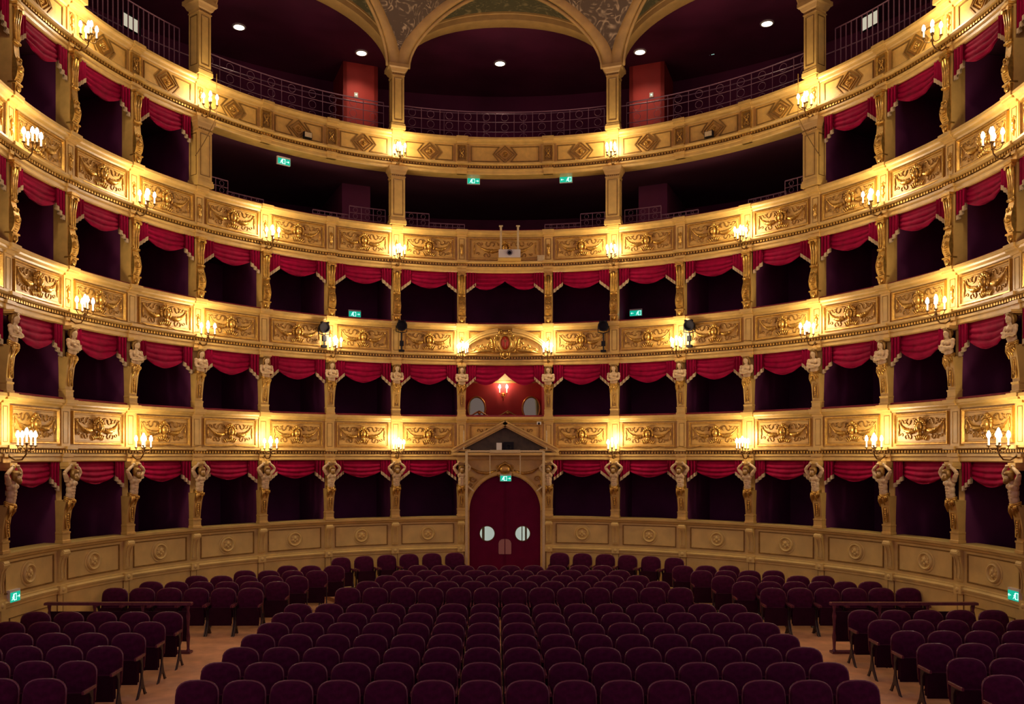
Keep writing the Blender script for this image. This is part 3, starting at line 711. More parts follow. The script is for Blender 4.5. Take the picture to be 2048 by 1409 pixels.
def candelabrum(t, R, z, label, group):
    c = thing('candelabrum', label, 'wall lamp', P(t, R, z), -t, group)
    link('bracket', brm, c); link('stem', stm, c)
    for a in range(4):
        an = pi/4+a*pi/2+.15
        q = link('arm', arm, c, (0, -.34, 0), an)
    for x, y, z2 in [(0, -.34, .335)]+[(.15*cos(pi/4+a*pi/2+.15), -.34+.15*sin(pi/4+a*pi/2+.15), .283) for a in range(4)]:
        q = link('candle', can, c, (x, y, z2)); link('bulb', blb, q)
    L = bpy.data.objects.new('candle_light', ld); COL.objects.link(L); L.parent = c; L.location = (0, -.39, .60)
WHICH = [(1, 3, 5, 7), (0, 2, 4, 6, 8), (1, 3, 5, 7), (1, 4, 6, 8)]
for ti, (z0, z1, R) in enumerate(PARA):
    for sg in (-1, 1):
        for i in WHICH[ti]:
            t = sg*PH[i]
            candelabrum(t, R-.12, z0+.02, 'lit five-candle bronze candelabrum on the %s parapet, %s' % (['first-tier', 'second-tier', 'third-tier', 'gallery'][ti], pil_words(sg, i)), 'candelabra on the %s parapet' % ['first-tier', 'second-tier', 'third-tier', 'gallery'][ti])
# ================================================================ THEATRE SEATS
def seat_outline(w2, zb, zs, zt, n=12):
    pts = [(-w2*.94, zb), (-w2, zb+.08), (-w2, zs)]
    for i in range(1, n): a = pi-pi*i/n; c, s = cos(a), sin(a); pts.append((w2*math.copysign(abs(c)**.74, c), zs+(zt-zs)*abs(s)**.74))
    pts += [(w2, zs), (w2, zb+.08), (w2*.94, zb)]
    return pts
def lean(z): return .10+.16*(z-.35)
ol = seat_outline(.255, .34, .745, .925)
cx, czs = 0, .63
def ringp(f, y): return [(x*f, lean(czs+(z-czs)*f)+y, czs+(z-czs)*f) for x, z in ol]
bk = MB(); rows = [ringp(.97, .06), ringp(1.0, .04), ringp(1.0, -.01), ringp(.93, -.035), ringp(.75, -.055), ringp(.40, -.065)]
bk.quadgrid(rows, closed_v=True); k = len(ol); bk.f.append(tuple(range(k))); bk.f.append(tuple(5*k+j for j in reversed(range(k))))
S = {}
S['backrest'] = bk.mesh('backrest', 'plum', True, 60)
S['back_frame'] = MB().tube([(x*1.01, lean(z)+.015, z+.004) for x, z in ol[1:-1]], .015, 6).mesh('back_frame', 'wood', True)
def roundslab(hw, z0, z1, y0, y1, r=.05):
    pts = [(-hw, z0), (hw, z0), (hw, z1-r), (hw-r*.3, z1-r*.3), (hw-r, z1), (-hw+r, z1), (-hw+r*.3, z1-r*.3), (-hw, z1-r)]
    return MB().poly_prism(pts, y0, y1)
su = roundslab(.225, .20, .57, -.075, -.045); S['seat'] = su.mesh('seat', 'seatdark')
S['cushion'] = roundslab(.215, .22, .56, -.045, .04).mesh('cushion', 'plum')
ar = MB().poly_prism([(.245, .60), (.275, .60), (.275, .635), (.269, .645), (.251, .645), (.245, .635)], -.24, .13); S['armrest'] = ar.mesh('armrest', 'wood')
lg = MB().prism_x([(.12, .61), (.05, .61), (.05, .30), (.09, .16), (.18, .02), (.22, 0), (.13, 0), (.06, .12), (-.01, .12), (-.12, 0), (-.21, 0), (-.17, .03), (-.06, .18), (-.01, .30), (-.01, .50), (-.06, .58), (-.20, .59), (-.20, .61)], .252, .272); S['leg'] = lg.mesh('leg', 'iron')
mir = {}
for key in ('armrest', 'leg'):
    me = S[key].copy(); me.transform(Matrix.Scale(-1, 4, (1, 0, 0))); me.flip_normals(); mir[key] = me
def seat(x, y, z, rz, label, group):
    s = thing('theatre_seat', label, 'seat', (x, y, z), rz, group)
    link('backrest', S['backrest'], s); link('back_frame', S['back_frame'], s); q = link('seat', S['seat'], s); link('cushion', S['cushion'], q)
    for key in ('armrest', 'leg'): link(key, S[key], s); link(key, mir[key], s)
def nth(n, tot): return ORD[n+1]
SEATS = 0
FR = [10.25, 11.15, 12.05, 12.95, 13.85, 14.75, 15.65]
for r, y in enumerate(FR):
    for j in range(15):
        seat(.08+(j-7)*.579, y, 0, 0, 'plum velvet seat in the front centre block, %s row, %s from the left' % (ORD[r+1], nth(j, 15)), 'front centre seats')
for sg in (-1, 1):
    for r, y in enumerate(FR[:6]):
        for j in range(5):
            yy = y+(.08 if sg < 0 else .25)
            seat(sg*(5.88+.04*r+j*.583)+(.0 if sg < 0 else .18), yy, 0, sg*-.03, 'plum velvet seat in the front %s side block, %s row, %s from the aisle' % (side(sg), ORD[r+1], nth(j, 5)), 'front side seats')
BK = [(17.6, 13), (18.5, 12), (19.4, 11), (20.3, 10), (21.2, 9)]
for r, (y, nn) in enumerate(BK):
    for j in range(nn):
        seat(.10+(j-(nn-1)/2)*.58, y, 0, 0, 'plum velvet seat in the rear centre block, %s row, %s from the left' % (ORD[r+1], nth(j, nn)), 'rear centre seats')
SB = [(17.6, 5.39, 6, .565), (18.5, 5.06, 6, .553), (19.4, 4.84, 5, .575), (20.3, 4.57, 4, .575), (21.2, 4.32, 3, .58)]
for sg in (-1, 1):
    for r, (y, x0, nn, pt) in enumerate(SB):
        for j in range(nn):
            seat(sg*(x0+j*pt)+(.10 if sg > 0 else 0), y-.05, 0, -sg*.04, 'plum velvet seat in the rear %s side block, %s row, %s from the aisle' % (side(sg), ORD[r+1], nth(j, nn)), 'rear side seats')
RF = 8.22
ped = arc([(RF-.55, .0), (RF+.72, .0), (RF+.72, .09), (RF-.55, .09)], -.60, -.10, 16); struct(ped.build('floor_step_left', 'floor'), 'low step under the back seat row, left of the door')
ped = arc([(RF-.55, .0), (RF+.72, .0), (RF+.72, .09), (RF-.55, .09)], .10, .60, 16); struct(ped.build('floor_step_right', 'floor'), 'low step under the back seat row, right of the door')
for sg, xs in ((-1, [911, 866, 821, 777, 732, 687]), (1, [1118, 1163, 1208, 1252, 1298, 1344])):
    for j, px in enumerate(xs):
        t = 0.0
        for _ in range(30):
            d = CY+RF*cos(t); X = (px-985)/FPX*d-.35; t = math.asin(max(-1, min(1, X/RF)))
        seat(*P(t, RF, .09), -t, 'plum velvet seat in the back row by the wall, %s %s of the door' % (ORD[j+1], side(sg)), 'back row seats')
# ---- rails in front of the rear side blocks
for sg in (-1, 1):
    r = thing('balustrade', 'dark wooden balustrade across the %s side aisle' % side(sg), 'railing', (sg*7.35, 15.92, 0), 0, 'aisle balustrades')
    hr = MB().poly_prism([(-1.38, .90), (1.38, .90), (1.38, .94), (1.36, .955), (-1.36, .955), (-1.38, .94)], -.05, .05); hr.build('handrail', 'wood', r)
    for x in (-1.3, -.45, .45, 1.3):
        MB().lathe([(.05, 0), (.05, .04), (.025, .08), (.03, .2), (.04, .3), (.022, .42), (.03, .6), (.04, .7), (.022, .8), (.035, .88), (.035, .90)], 10, (x, 0, 0)).build('baluster', 'wood', r, True)
    MB().box(-1.28, 1.28, -.015, .015, .22, .78).build('infill_panel', 'seatdark', r)
    MB().box(-1.36, 1.36, -.08, .08, 0, .04).build('base_rail', 'wood', r)

# ================================================================ CENTRE DOOR
yd = CY+8.97*cos(.11)
struct_door = link('door_1', None, None, (0, yd, 0)); struct(struct_door, 'arched burgundy padded double door with round portholes')
def archpts(r, zsp, n=20): return [(r, 0)]+[(r*cos(pi*i/n), zsp+r*sin(pi*i/n)) for i in range(n+1)]+[(-r, 0)]
hole = {}
for sx in (-1, 1):
    # leaf with a round hole
    n = 24; cxp, czp, rp = sx*.50, 1.50, .205; rows = []
    def edge(an):
        dx, dz = cos(an), sin(an); best = 9
        for s_ in [i*.004 for i in range(40, 800)]:
            x, z = cxp+dx*s_, czp+dz*s_
            inside = (0.002 <= sx*x) and z >= .02 and (z <= 2.16 and abs(x) <= 1.0 or (z > 2.16 and x*x+(z-2.16)**2 <= 1.0))
            if not inside: break
            best = s_
        return (cxp+dx*best, czp+dz*best)
    ang = [2*pi*i/96 for i in range(96)]
    inn = [(cxp+rp*cos(a), czp+rp*sin(a)) for a in ang]; out = [edge(a) for a in ang]
    mb = MB(); rows = [[(x, -.03, z) for x, z in inn], [(x, -.03, z) for x, z in out], [(x, .03, z) for x, z in out], [(x, .03, z) for x, z in inn]]
    mb.quadgrid(rows, closed_u=True, closed_v=True); lf = mb.build('door_leaf', 'door', struct_door)
    MB().lathe([(.205, .045), (.225, .045), (.225, .02), (.205, .02)], 28, (cxp, 0, czp), 'y').build('porthole_rim', 'bronze', lf, True, sharp=40)
    MB().lathe([(0, .0), (.207, .0), (.207, -.008), (0, -.008)], 28, (cxp, 0, czp), 'y').build('porthole_glass', 'porthole', lf)
    MB().poly_prism([(sx*.01, .92), (sx*.165, .92), (sx*.18, .95), (sx*.18, 1.22), (sx*.16, 1.29), (sx*.10, 1.34), (sx*.01, 1.35)], -.045, -.03).build('push_plate', 'plate', lf)
MB().box(-.012, .012, -.045, .04, .02, 3.14).build('astragal', 'door', struct_door)
# lobby wall behind the portholes, glowing by itself without a lamp
struct(MB().box(-1.1, 1.1, yd+1.0, yd+1.1, 0, 3.3).build('wall_lobby', 'lobby'), 'pale self-glowing lobby wall behind the portholes')
lb = MB(); lb.box(-.66, -.58, yd+.9, yd+.99, 0, 3.2); lb.box(.50, .53, yd+.9, yd+.99, 0, 3.2); lb.box(.60, .66, yd+.9, yd+.99, 0, 3.2); struct(lb.build('trim_11', 'white'), 'white lobby door mouldings')
struct(MB().box(-1.18, -1.1, yd+.26, yd+1.1, 0, 3.3).box(1.1, 1.18, yd+.26, yd+1.1, 0, 3.3).build('wall_lobby_side', 'dado'), 'lobby side walls')
# surround with arched opening, spandrels, archivolt, jambs
sur = MB(); n = 24; zt = 3.58; xo = 1.13
inn = [(1.0*cos(pi*i/n), 2.16+1.0*sin(pi*i/n)) for i in range(n+1)]
out = []
for i in range(n+1):
    a = pi*i/n; c, s = cos(a), sin(a); k = min(xo/abs(c) if abs(c) > 1e-6 else 99, (zt-2.16)/s if s > 1e-6 else 99); out.append((c*k, 2.16+s*k))
rows = [[(x, -.06, z) for x, z in inn], [(x, -.06, z) for x, z in out]]
sur.quadgrid(rows); sur.quadgrid([[(x, .25, z) for x, z in inn], rows[0]])
sur.box(-xo, -1.0, -.06, .25, 0, 2.16); sur.box(1.0, xo, -.06, .25, 0, 2.16)
ds_ = struct(sur.build('trim_12', 'cream', None, False, (0, yd, 0)), 'cream and gold arched surround of the centre door')
rows = []
for i in range(33):
    a = pi*i/32; rows.append([(r*cos(a), y, 2.16+r*sin(a)) for r, y in ((1.0, -.06), (1.0, -.10), (1.03, -.13), (1.10, -.13), (1.12, -.10), (1.15, -.09), (1.15, -.06))])
MB().quadgrid(rows).build('archivolt', 'cream', ds_, True, sharp=40)
sp = MB()
for sx in (-1, 1):
    sp.tube([(sx*.25, -.08, 3.28), (sx*.5, -.10, 3.20), (sx*.75, -.10, 3.24), (sx*.95, -.08, 3.36)], [.02, .045, .04, .015], 7); sp.spiral((sx*.9, 3.05), .09, 1.3, .018, sx, 0, 5, -.08); sp.spiral((sx*.98, 2.86), .06, 1.2, .015, -sx, 0, 5, -.08)
    sp.tube([(sx*.98, -.08, 3.1), (sx*1.04, -.08, 2.8), (sx*1.03, -.08, 2.6)], [.02, .014, .006], 6)
sp.build('spandrel_relief', 'gilt', ds_, True)
ct = MB(); ct.ell((0, -.14, 3.30), (.15, .06, .14), 10, 14); ct.spiral((-.17, 3.36), .08, 1.4, .022, 1, 0, 6, -.13); ct.spiral((.17, 3.36), .08, 1.4, .022, -1, pi, 6, -.13)
ct.tube([(-.2, -.12, 3.26), (-.13, -.14, 3.42), (0, -.15, 3.50), (.13, -.14, 3.42), (.2, -.12, 3.26)], [.02, .03, .045, .03, .02], 7); ct.tube([(-.2, -.12, 3.28), (-.22, -.12, 3.18), (-.16, -.1, 3.1)], .018, 6); ct.tube([(.2, -.12, 3.28), (.22, -.12, 3.18), (.16, -.1, 3.1)], .018, 6)
ct.build('cartouche', 'gilt', ds_, True)
# pediment over the door, standing out from the parapet
pz0, pz1, phw, yp = 3.84, 4.60, 1.45, yd-.32
pd = struct(link('trim_13', None, None, (0, yp, 0)), 'triangular gilded pediment above the centre door')
for sx in (-1, 1):
    for off, wd, y0 in ((0, .10, -.12), (-.075, .05, -.06), (.06, .03, -.17)):
        MB().bar((sx*phw, pz0+off), (0, pz1+off), wd, y0, .12).build('raking_cornice', 'cream', pd)
MB().box(-phw-.05, phw+.05, -.12, .12, pz0-.13, pz0-.055).build('horizontal_cornice', 'cream', pd)
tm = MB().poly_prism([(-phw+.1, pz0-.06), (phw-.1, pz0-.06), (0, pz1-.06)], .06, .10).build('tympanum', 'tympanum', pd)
pdl = MB(); pdl.box(-.12, .03, -.02, .05, pz0-.05, pz0+.22); pe = pdl.build('equipment_box', 'white', None, False, (-.12, yp, 0)); tag(pe, 'small white equipment box standing inside the door pediment', 'box')
sp2 = thing('monitor_speaker', 'black loudspeaker cluster inside the door pediment', 'loudspeaker', (.1, yp, pz0-.055))
MB().box(-.14, .14, -.01, .05, 0, .30).build('cabinet', 'black', sp2); MB().lathe([(.10, .0), (.10, .02), (.06, .02), (.03, -.01)], 14, (0, -.01, .15), 'y').build('cone', 'black', sp2)
# white conduit frame round the door
cf = thing('conduit_frame', 'pale conduit frame rising round the centre door and its arch', 'frame', (0, yd-.42, 0))
for sx in (-1, 1):
    MB().box(sx*1.07-.035, sx*1.07+.035, -.035, .035, 0, 3.82).build('upright', 'fringe', cf); MB().box(sx*1.15-.02, sx*1.15+.02, -.02, .02, 3.86, 4.4).build('riser', 'fringe', cf); MB().box(sx*.42-.012, sx*.42+.012, -.02, .02, 3.18, 3.80).build('drop_bar', 'fringe', cf)
    MB().bar((sx*1.06, 2.88), (sx*.88, 2.72), .035, -.02, .02).build('brace', 'fringe', cf)
MB().box(-1.07, 1.07, -.03, .03, 3.80, 3.85).build('crossbar', 'fringe', cf)
MB().box(-.42, .42, -.05, .03, 3.78, 3.86).build('junction_tray', 'fringe', cf)

# ================================================================ CENTRE BOX (first tier)
zb, zt, R = OPEN[1]; yb = CY+R
cb = struct(link('wall_centre_box', None), 'red lit walls of the centre box')
D = 2.2
MB().box(-1.2, 1.2, yb+D, yb+D+.1, zb-1.2, zt+.05).build('back_panel', 'redwall', cb)
for sx in (-1, 1): MB().box(sx*1.21-.05, sx*1.21+.05, yb+.35, yb+D, zb-1.2, zt+.05).build('side_panel', 'redwall', cb)
MB().box(-1.2, 1.2, yb+D-.06, yb+D, zt-.30, zt-.24).build('cornice', 'cream', cb); MB().box(-1.2, 1.2, yb+D-.03, yb+D, zt-.24, zt+.03).build('frieze', 'fringe', cb)
struct(MB().box(-1.2, 1.2, yb+.3, yb+D, zt+.04, zt+.1).build('ceiling_centre_box', 'dado'), 'pale ceiling of the centre box')
for sx, lab in ((-1, 'left'), (1, 'right')):
    mrr = thing('oval_mirror', 'gilt oval wall mirror %s of the sconce in the centre box' % lab, 'mirror', (sx*.84, yb+D-.02, zb+.36), 0, 'centre box mirrors')
    rows = [[((.27+e*cos(b2))*cos(a), -.03-.03*sin(b2), (.36+e*cos(b2))*sin(a)) for b2 in [2*pi*q/8 for q in range(8)] for e in (.03,)] for a in [2*pi*i/32 for i in range(32)]]
    MB().quadgrid(rows, closed_u=True, closed_v=True).build('frame', 'gilt', mrr, True)
    mb = MB(); mb.v = [(.27*cos(2*pi*i/32), -.02, .36*sin(2*pi*i/32)) for i in range(32)]+[(.27*cos(2*pi*i/32), 0, .36*sin(2*pi*i/32)) for i in range(32)]
    mb.f = [tuple(range(32)), tuple(range(63, 31, -1))]+[(i, (i+1) % 32, 32+(i+1) % 32, 32+i) for i in range(32)]; mb.build('glass', 'mirror', mrr)
scn = thing('wall_sconce', 'lit two-bulb gilt sconce on the red wall of the centre box', 'wall lamp', (-.02, yb+D, zb+.70))
MB().lathe([(0, .05), (.04, .04), (.06, 0)], 10, (0, 0, .10), 'y').tube([(0, -.04, .1), (0, -.10, .0), (0, -.06, -.1)], .012, 6).build('bracket', 'gilt', scn, True)
for sx in (-1, 1):
    MB().tube([(0, -.08, .05), (sx*.06, -.12, .03), (sx*.11, -.13, .09), (sx*.11, -.13, .13)], .01, 6).lathe([(.005, .12), (.035, .13), (.035, .14), (.01, .145)], 10, (sx*.11, -.13, 0)).build('arm', 'gilt', scn, True)
    q = link('candle', can, scn, (sx*.11, -.13, .145)); link('bulb', blb, q)
L2 = bpy.data.lights.new('sconce_light', 'POINT'); L2.energy = 9; L2.color = (1, .62, .42); L2.shadow_soft_size = .06; lo_ = bpy.data.objects.new('sconce_light', L2); COL.objects.link(lo_); lo_.parent = scn; lo_.location = (0, -.20, .42)
for x, lab in ((-.74, 'left of the sconce'), (.10, 'below the sconce')):
    ch = thing('gilt_armchair', 'red armchair with gilt crested back in the centre box, %s' % lab, 'chair', (x, yb+1.0, PARA[0][0]+.24), 0, 'centre box armchairs')
    MB().poly_prism([(-.36, .5), (.36, .5), (.36, 1.02), (.2, 1.06), (0, 1.09), (-.2, 1.06), (-.36, 1.02)], .0, .08).build('backrest', 'velvet_top', ch)
    MB().tube([(-.38, 0.03, 1.03), (-.2, .03, 1.08), (-.08, .03, 1.15), (0, .03, 1.18), (.08, .03, 1.15), (.2, .03, 1.08), (.38, .03, 1.03)], [.014, .018, .025, .035, .025, .018, .014], 6).ell((0, .01, 1.14), (.05, .03, .05), 6, 8).build('crest', 'gilt', ch, True)
    MB().box(-.34, .34, -.5, .05, .36, .5).build('seat', 'velvet_top', ch)
    for lx in (-.3, .3):
        for ly in (-.45, 0): MB().tube([(lx, ly, .37), (lx, ly, 0)], [.025, .015], 6).build('leg', 'gilt', ch)
# segmental pediment with crest above the centre box
z0, z1, R = PARA[1]; yq = CY+R-.30
sg_ = struct(link('trim_14', None, None, (0, yq, z0+.26)), 'broken curved gilded pediment above the centre box')
for sx in (-1, 1):
    for dr, wd, yo in ((0, .07, -.10), (-.07, .05, -.04), (.05, .03, -.14)):
        rows = []
        for i in range(15):
            u = .16+.84*i/14; x = sx*(1.22+dr*.6)*u; z = (.66+dr)*sqrt(max(0, 1-(u*.985)**2))**1.25+.02
            rows.append([(x, yo, z-wd/2), (x, yo, z+wd/2), (x, .2, z+wd/2), (x, .2, z-wd/2)])
        MB().quadgrid(rows, closed_v=True).build('curved_cornice', 'cream', sg_)
    v = MB()
    v.tube([(sx*.2, -.06, .18), (sx*.45, -.08, .12), (sx*.7, -.08, .10), (sx*.98, -.06, .05)], [.03, .05, .045, .015], 7)
    v.spiral((sx*.40, .28), .11, 1.4, .03, sx, 0, 6, -.07); v.spiral((sx*.62, .20), .08, 1.3, .024, -sx, pi/2, 6, -.07); v.spiral((sx*.82, .13), .06, 1.3, .02, sx, 0, 6, -.07)
    for j in range(6): v.ell((sx*(.32+.11*j), -.07, .10+.02*(j % 2)), (.035, .03, .05), 5, 7, sx*.5)
    for j in range(5): v.tube([(sx*.25, -.08, .15+.03*j), (sx*(.32+.02*j), -.10, .20+.06*j), (sx*(.42-.01*j), -.08, .22+.07*j)], [.02, .025, .006], 6)
    v.build('foliage_relief', 'gilt', sg_, True)
cr = MB(); y = -.16
rows = []
for i in range(28):
    a = 2*pi*i/28; rows.append([((.155+.035*cos(b2))*cos(a), y-.04*sin(b2), .32+(.215+.035*cos(b2))*sin(a)) for b2 in [2*pi*q/8 for q in range(8)]])
cr.quadgrid(rows, closed_u=True, closed_v=True)
for sx in (-1, 1):
    cr.spiral((sx*.10, .60), .07, 1.4, .026, -sx, pi/2, 6, y); cr.spiral((sx*.24, .46), .075, 1.5, .026, sx, pi/2, 6, y); cr.spiral((sx*.20, .14), .07, 1.3, .024, -sx, 0, 6, y)
    cr.tube([(sx*.20, y, .50), (sx*.29, y-.02, .36), (sx*.26, y, .22), (sx*.17, y, .08)], [.02, .035, .035, .02], 7); cr.tube([(sx*.12, y, .05), (sx*.10, y, -.06), (0, y, -.12)], [.025, .02, .012], 6)
cr.ell((0, y-.02, .0), (.09, .05, .06), 8, 10); cr.ell((0, y, .60), (.045, .04, .05), 6, 8)
cr.build('crest', 'gilt', sg_, True)
q = MB().ell((0, y+.02, .32), (.135, .06, .195), 10, 20).build('red_oval', 'oval', sg_, True)
em = MB(); em.tube([(0, y-.045, .18), (0, y-.047, .45)], .008, 5); em.poly_prism([(0, .48), (.012, .44), (-.012, .44)], y-.05, y-.035); em.tube([(-.04, y-.04, .40), (-.025, y-.045, .355), (0, y-.047, .345), (.025, y-.045, .355), (.04, y-.04, .40)], .008, 5)
em.build('halberd_emblem', 'oldgilt', q)
# ================================================================ EXIT SIGNS
def exit_sign(loc, rz, label, arrow=0, w2=.17, h2=.075, tilt=0):
    s = thing('exit_sign', label, 'sign', loc, rz, None)
    MB().box(-w2-.012, w2+.012, -.03, .03, -h2-.01, h2+.045).build('housing', 'white', s)
    MB().box(-w2, w2, -.036, -.03, -h2, h2).build('lit_panel', 'greensign', s)
    p = MB(); y0, y1 = -.040, -.036; x = .06*(1 if arrow <= 0 else -1)
    p.loop([(x+.02, -.055), (x+.02, .055), (x+.085, .055), (x+.085, -.055)], .012, y0, y1)                         # doorway
    p.box(x-.012, x+.010, y0, y1, .03, .052); p.bar((x-.005, .02), (x-.02, -.02), .02, y0, y1); p.bar((x-.02, -.02), (x-.05, -.05), .012, y0, y1); p.bar((x-.015, -.02), (x+.01, -.05), .012, y0, y1); p.bar((x-.005, .015), (x+.02, -.005), .010, y0, y1); p.bar((x-.01, .015), (x-.035, .0), .010, y0, y1)
    xa = -.10 if arrow <= 0 else .10; sx = -1 if arrow <= 0 else 1
    p.bar((xa-sx*.035, 0), (xa+sx*.02, 0), .012, y0, y1); p.poly_prism([(xa+sx*.045, 0), (xa+sx*.01, .03), (xa+sx*.01, -.03)], y0, y1)
    p.build('pictogram', 'signwhite', s)
    return s
def onring(px, rho):                          # where the sight line through a column of the photo meets a ring of the hall
    a = (px-985)/FPX; A = a*a+1; B = -2*(.35*a+CY); Cc = .35**2+CY*CY-rho*rho; D2 = max(0, B*B-4*A*Cc); d = (-B+sqrt(D2))/(2*A)
    X = a*d-.35; return X, d, atan2(X, d-CY)
def at(px, py, d): return ((px-985)/FPX*d-.35, d, EYE+(912-py)/FPX*d)
exit_sign((.02, yd-.10, 3.06), 0, 'green lit exit sign under the arch of the centre door', 1, .15, .075)
def wall_sign(px, py, rho, label, arrow, **kw):
    X, d, t = onring(px, rho)
    exit_sign((X, d, EYE+(912-py)/FPX*d), -t, label, arrow, **kw)
wall_sign(709, 629, 9.9, 'green exit sign in the second-tier box, third bay left of centre', 1)
wall_sign(1272, 627, 9.9, 'green exit sign in the second-tier box, third bay right of centre', -1)
wall_sign(567, 324, 9.05, 'green exit sign hanging in the third-tier opening, left of the left inner column', 1)
wall_sign(947, 363, 9.05, 'green exit sign in the third-tier opening, left of the pair between inner columns', 1)
wall_sign(1132, 360, 9.05, 'green exit sign in the third-tier opening, right of the pair between inner columns', -1)
wall_sign(1427, 106, 12.6, 'green exit sign under the gallery ceiling on the right', 1, h2=.03)
wall_sign(231, 564, 9.6, 'green exit sign seen edge-on above the second-tier ledge on the left', 1, h2=.02)
wall_sign(1788, 558, 9.6, 'tiny green exit sign above the second-tier ledge on the right', -1, w2=.12, h2=.03)
wall_sign(27, 1194, 8.93, 'pale green exit sign above the left side door', 1, w2=.15, h2=.085)
wall_sign(2030, 1192, 8.93, 'pale green exit sign above the right side door', -1, w2=.15, h2=.085)

# ================================================================ GALLERY RAILINGS, BENCHES, LIGHTS
def grid_rail(t0, t1, rho, z0, h, cell, label, group, bars=False):
    tm = (t0+t1)/2; r = thing('gallery_railing', label, 'railing', P(tm, rho, z0), -tm, group)
    def LP(t, z): return (rho*sin(t-tm), rho*cos(t-tm)-rho, z)
    n = max(1, round((t1-t0)*rho/cell)); m = 16
    levels = (0.02, h) if bars else (0.02, h*.33, h*.66, h)
    for z in levels: MB().tube([LP(t0+(t1-t0)*i/m, z) for i in range(m+1)], .018 if z == h else .011, 5).build('rail', 'rail', r)
    up_ = MB().tube([(0, 0, 0), (0, 0, h)], .011 if not bars else .014, 5).mesh('upright', 'rail')
    for i in range(n+1): link('upright', up_, r, LP(t0+(t1-t0)*i/n, 0), -(t0+(t1-t0)*i/n-tm))
    if not bars:
        sc_ = MB(); c2 = h*.33
        rows = None
        for rr in range(3):
            sc_.tube([(c2*.36*cos(a*pi/6), 0, c2*(rr+.5)+c2*.36*sin(a*pi/6)) for a in range(13)], .007, 4)
        sm_ = sc_.mesh('scroll_infill', 'rail')
        for i in range(n): t = t0+(t1-t0)*(i+.5)/n; link('scroll_infill', sm_, r, LP(t, 0), -(t-tm))
CN = {0: 'under the centre arch', 1: 'under the first side arch', 2: 'under the second side arch'}
G = 'gallery railings'
grid_rail(-PH[1]+.03, PH[1]-.03, 9.12, 12.64, .85, .55, 'wrought iron grid railing behind the parapet under the centre gallery arch', G)
for sg in (-1, 1):
    a, b_ = sorted((sg*(PH[1]+.03), sg*(PH[4]-.03))); grid_rail(a, b_, 9.12, 12.64, .85, .55, 'wrought iron grid railing under the first gallery arch %s of centre' % side(sg), G)
    a, b_ = sorted((sg*(PH[4]+.03), sg*(PH[6]-.03))); grid_rail(a, b_, 9.12, 12.64, 1.1, .14, 'upright bar railing under the second gallery arch %s of centre' % side(sg), G, True)
    a, b_ = sorted((sg*(PH[6]+.03), sg*(PH[8]-.03))); grid_rail(a, b_, 9.12, 12.64, 1.1, .14, 'upright bar railing under the third gallery arch %s of centre' % side(sg), G, True)
    a, b_ = sorted((sg*.30, sg*1.15)); grid_rail(a, b_, 10.9, 13.0, 1.15, 1.7, 'long handrail with posts between the gallery steps on the %s' % side(sg), G, True)
    # short stepped rails in the third-tier opening beside its columns
    for tt, zz, lab in ((PH[1]-.06, 10.05, 'inside the inner column'), (PH[1]+.075, 10.05, 'outside the inner column'), (PH[4]-.075, 10.05, 'inside the outer column')):
        wd = .055
        a, b_ = sorted((sg*(tt-wd), sg*(tt+wd))); grid_rail(a, b_, 9.3, zz, .52, .36, 'short iron grid rail in the third-tier opening, %s, %s side' % (lab, side(sg)), 'third-tier rails')
        s2 = -1 if 'inside' in lab else 1; t3 = tt+s2*.11
        a, b_ = sorted((sg*(t3-wd), sg*(t3+wd))); grid_rail(a, b_, 9.35, zz, .28, .30, 'low iron grid rail stepping away, %s, %s side' % (lab, side(sg)), 'third-tier rails')
grid_rail(-.28, .28, 10.9, 13.0, 1.15, 1.3, 'long handrail with posts on the gallery steps behind the centre arch', G, True)
def bench(nm, rho, z, t0, t1, label, group):
    b_ = arc([(rho+.05, z+.02), (rho+.45, z+.02), (rho+.48, z+.85), (rho+.40, z+.85), (rho+.36, z+.45), (rho+.05, z+.42)], t0, t1, 24).build(nm, 'plum'); tag(b_, label, 'bench', group)
for r, (rho, z) in enumerate(((9.75, 12.0), (10.6, 12.5), (11.5, 13.0), (12.4, 13.5))):
    for t0, t1, wd in ((-1.35, -.47, 'left part'), (-.31, .31, 'centre part'), (.47, 1.35, 'right part')): bench('gallery_bench', rho, z, t0, t1, 'dark curved bench on the gallery steps, %s from the front, %s' % (ORD[r+1], wd), 'gallery benches')
for r, (rho, z) in enumerate(((9.75, 9.08), (10.75, 9.25))):
    for t0, t1, wd in ((-.92, -.49, 'left part'), (-.34, .34, 'centre part'), (.49, .92, 'right part')): bench('tier_bench', rho, z, t0, t1, 'dark curved bench in the third-tier opening, %s row, %s' % (['front', 'back'][r], wd), 'third-tier benches')
dl = MB().lathe([(0, -.02), (.15, -.02), (.17, -.02), (.19, .0), (.19, .02)], 20); dlm = MB().lathe([(0, -.012), (.16, -.012)], 20).mesh('lens', 'downlight'); drm = MB().lathe([(.15, -.015), (.19, -.015), (.195, 0.01), (.15, .01)], 20).mesh('rim', 'white')
spd = bpy.data.lights.new('downlight_beam', 'SPOT'); spd.energy = 70; spd.color = (1, .80, .58); spd.spot_size = 2.2; spd.spot_blend = .6; spd.shadow_soft_size = .15
for px, py, lab in ((478, 54, 'second left of the centre one'), (723, 106, 'just left of the centre one'), (1000, 127, 'the centre one'), (1280, 104, 'just right of the centre one'), (1534, 47, 'second right of the centre one')):
    d = (15.93-EYE)*FPX/(912-py); X = (px-985)/FPX*d-.35
    c = thing('downlight', 'round recessed downlight in the gallery ceiling, %s' % lab, 'ceiling light', (X, d, 15.93), 0, 'gallery downlights')
    link('lens', dlm, c); link('rim', drm, c); L = bpy.data.objects.new('downlight_beam', spd); COL.objects.link(L); L.parent = c; L.location = (0, 0, -.05)
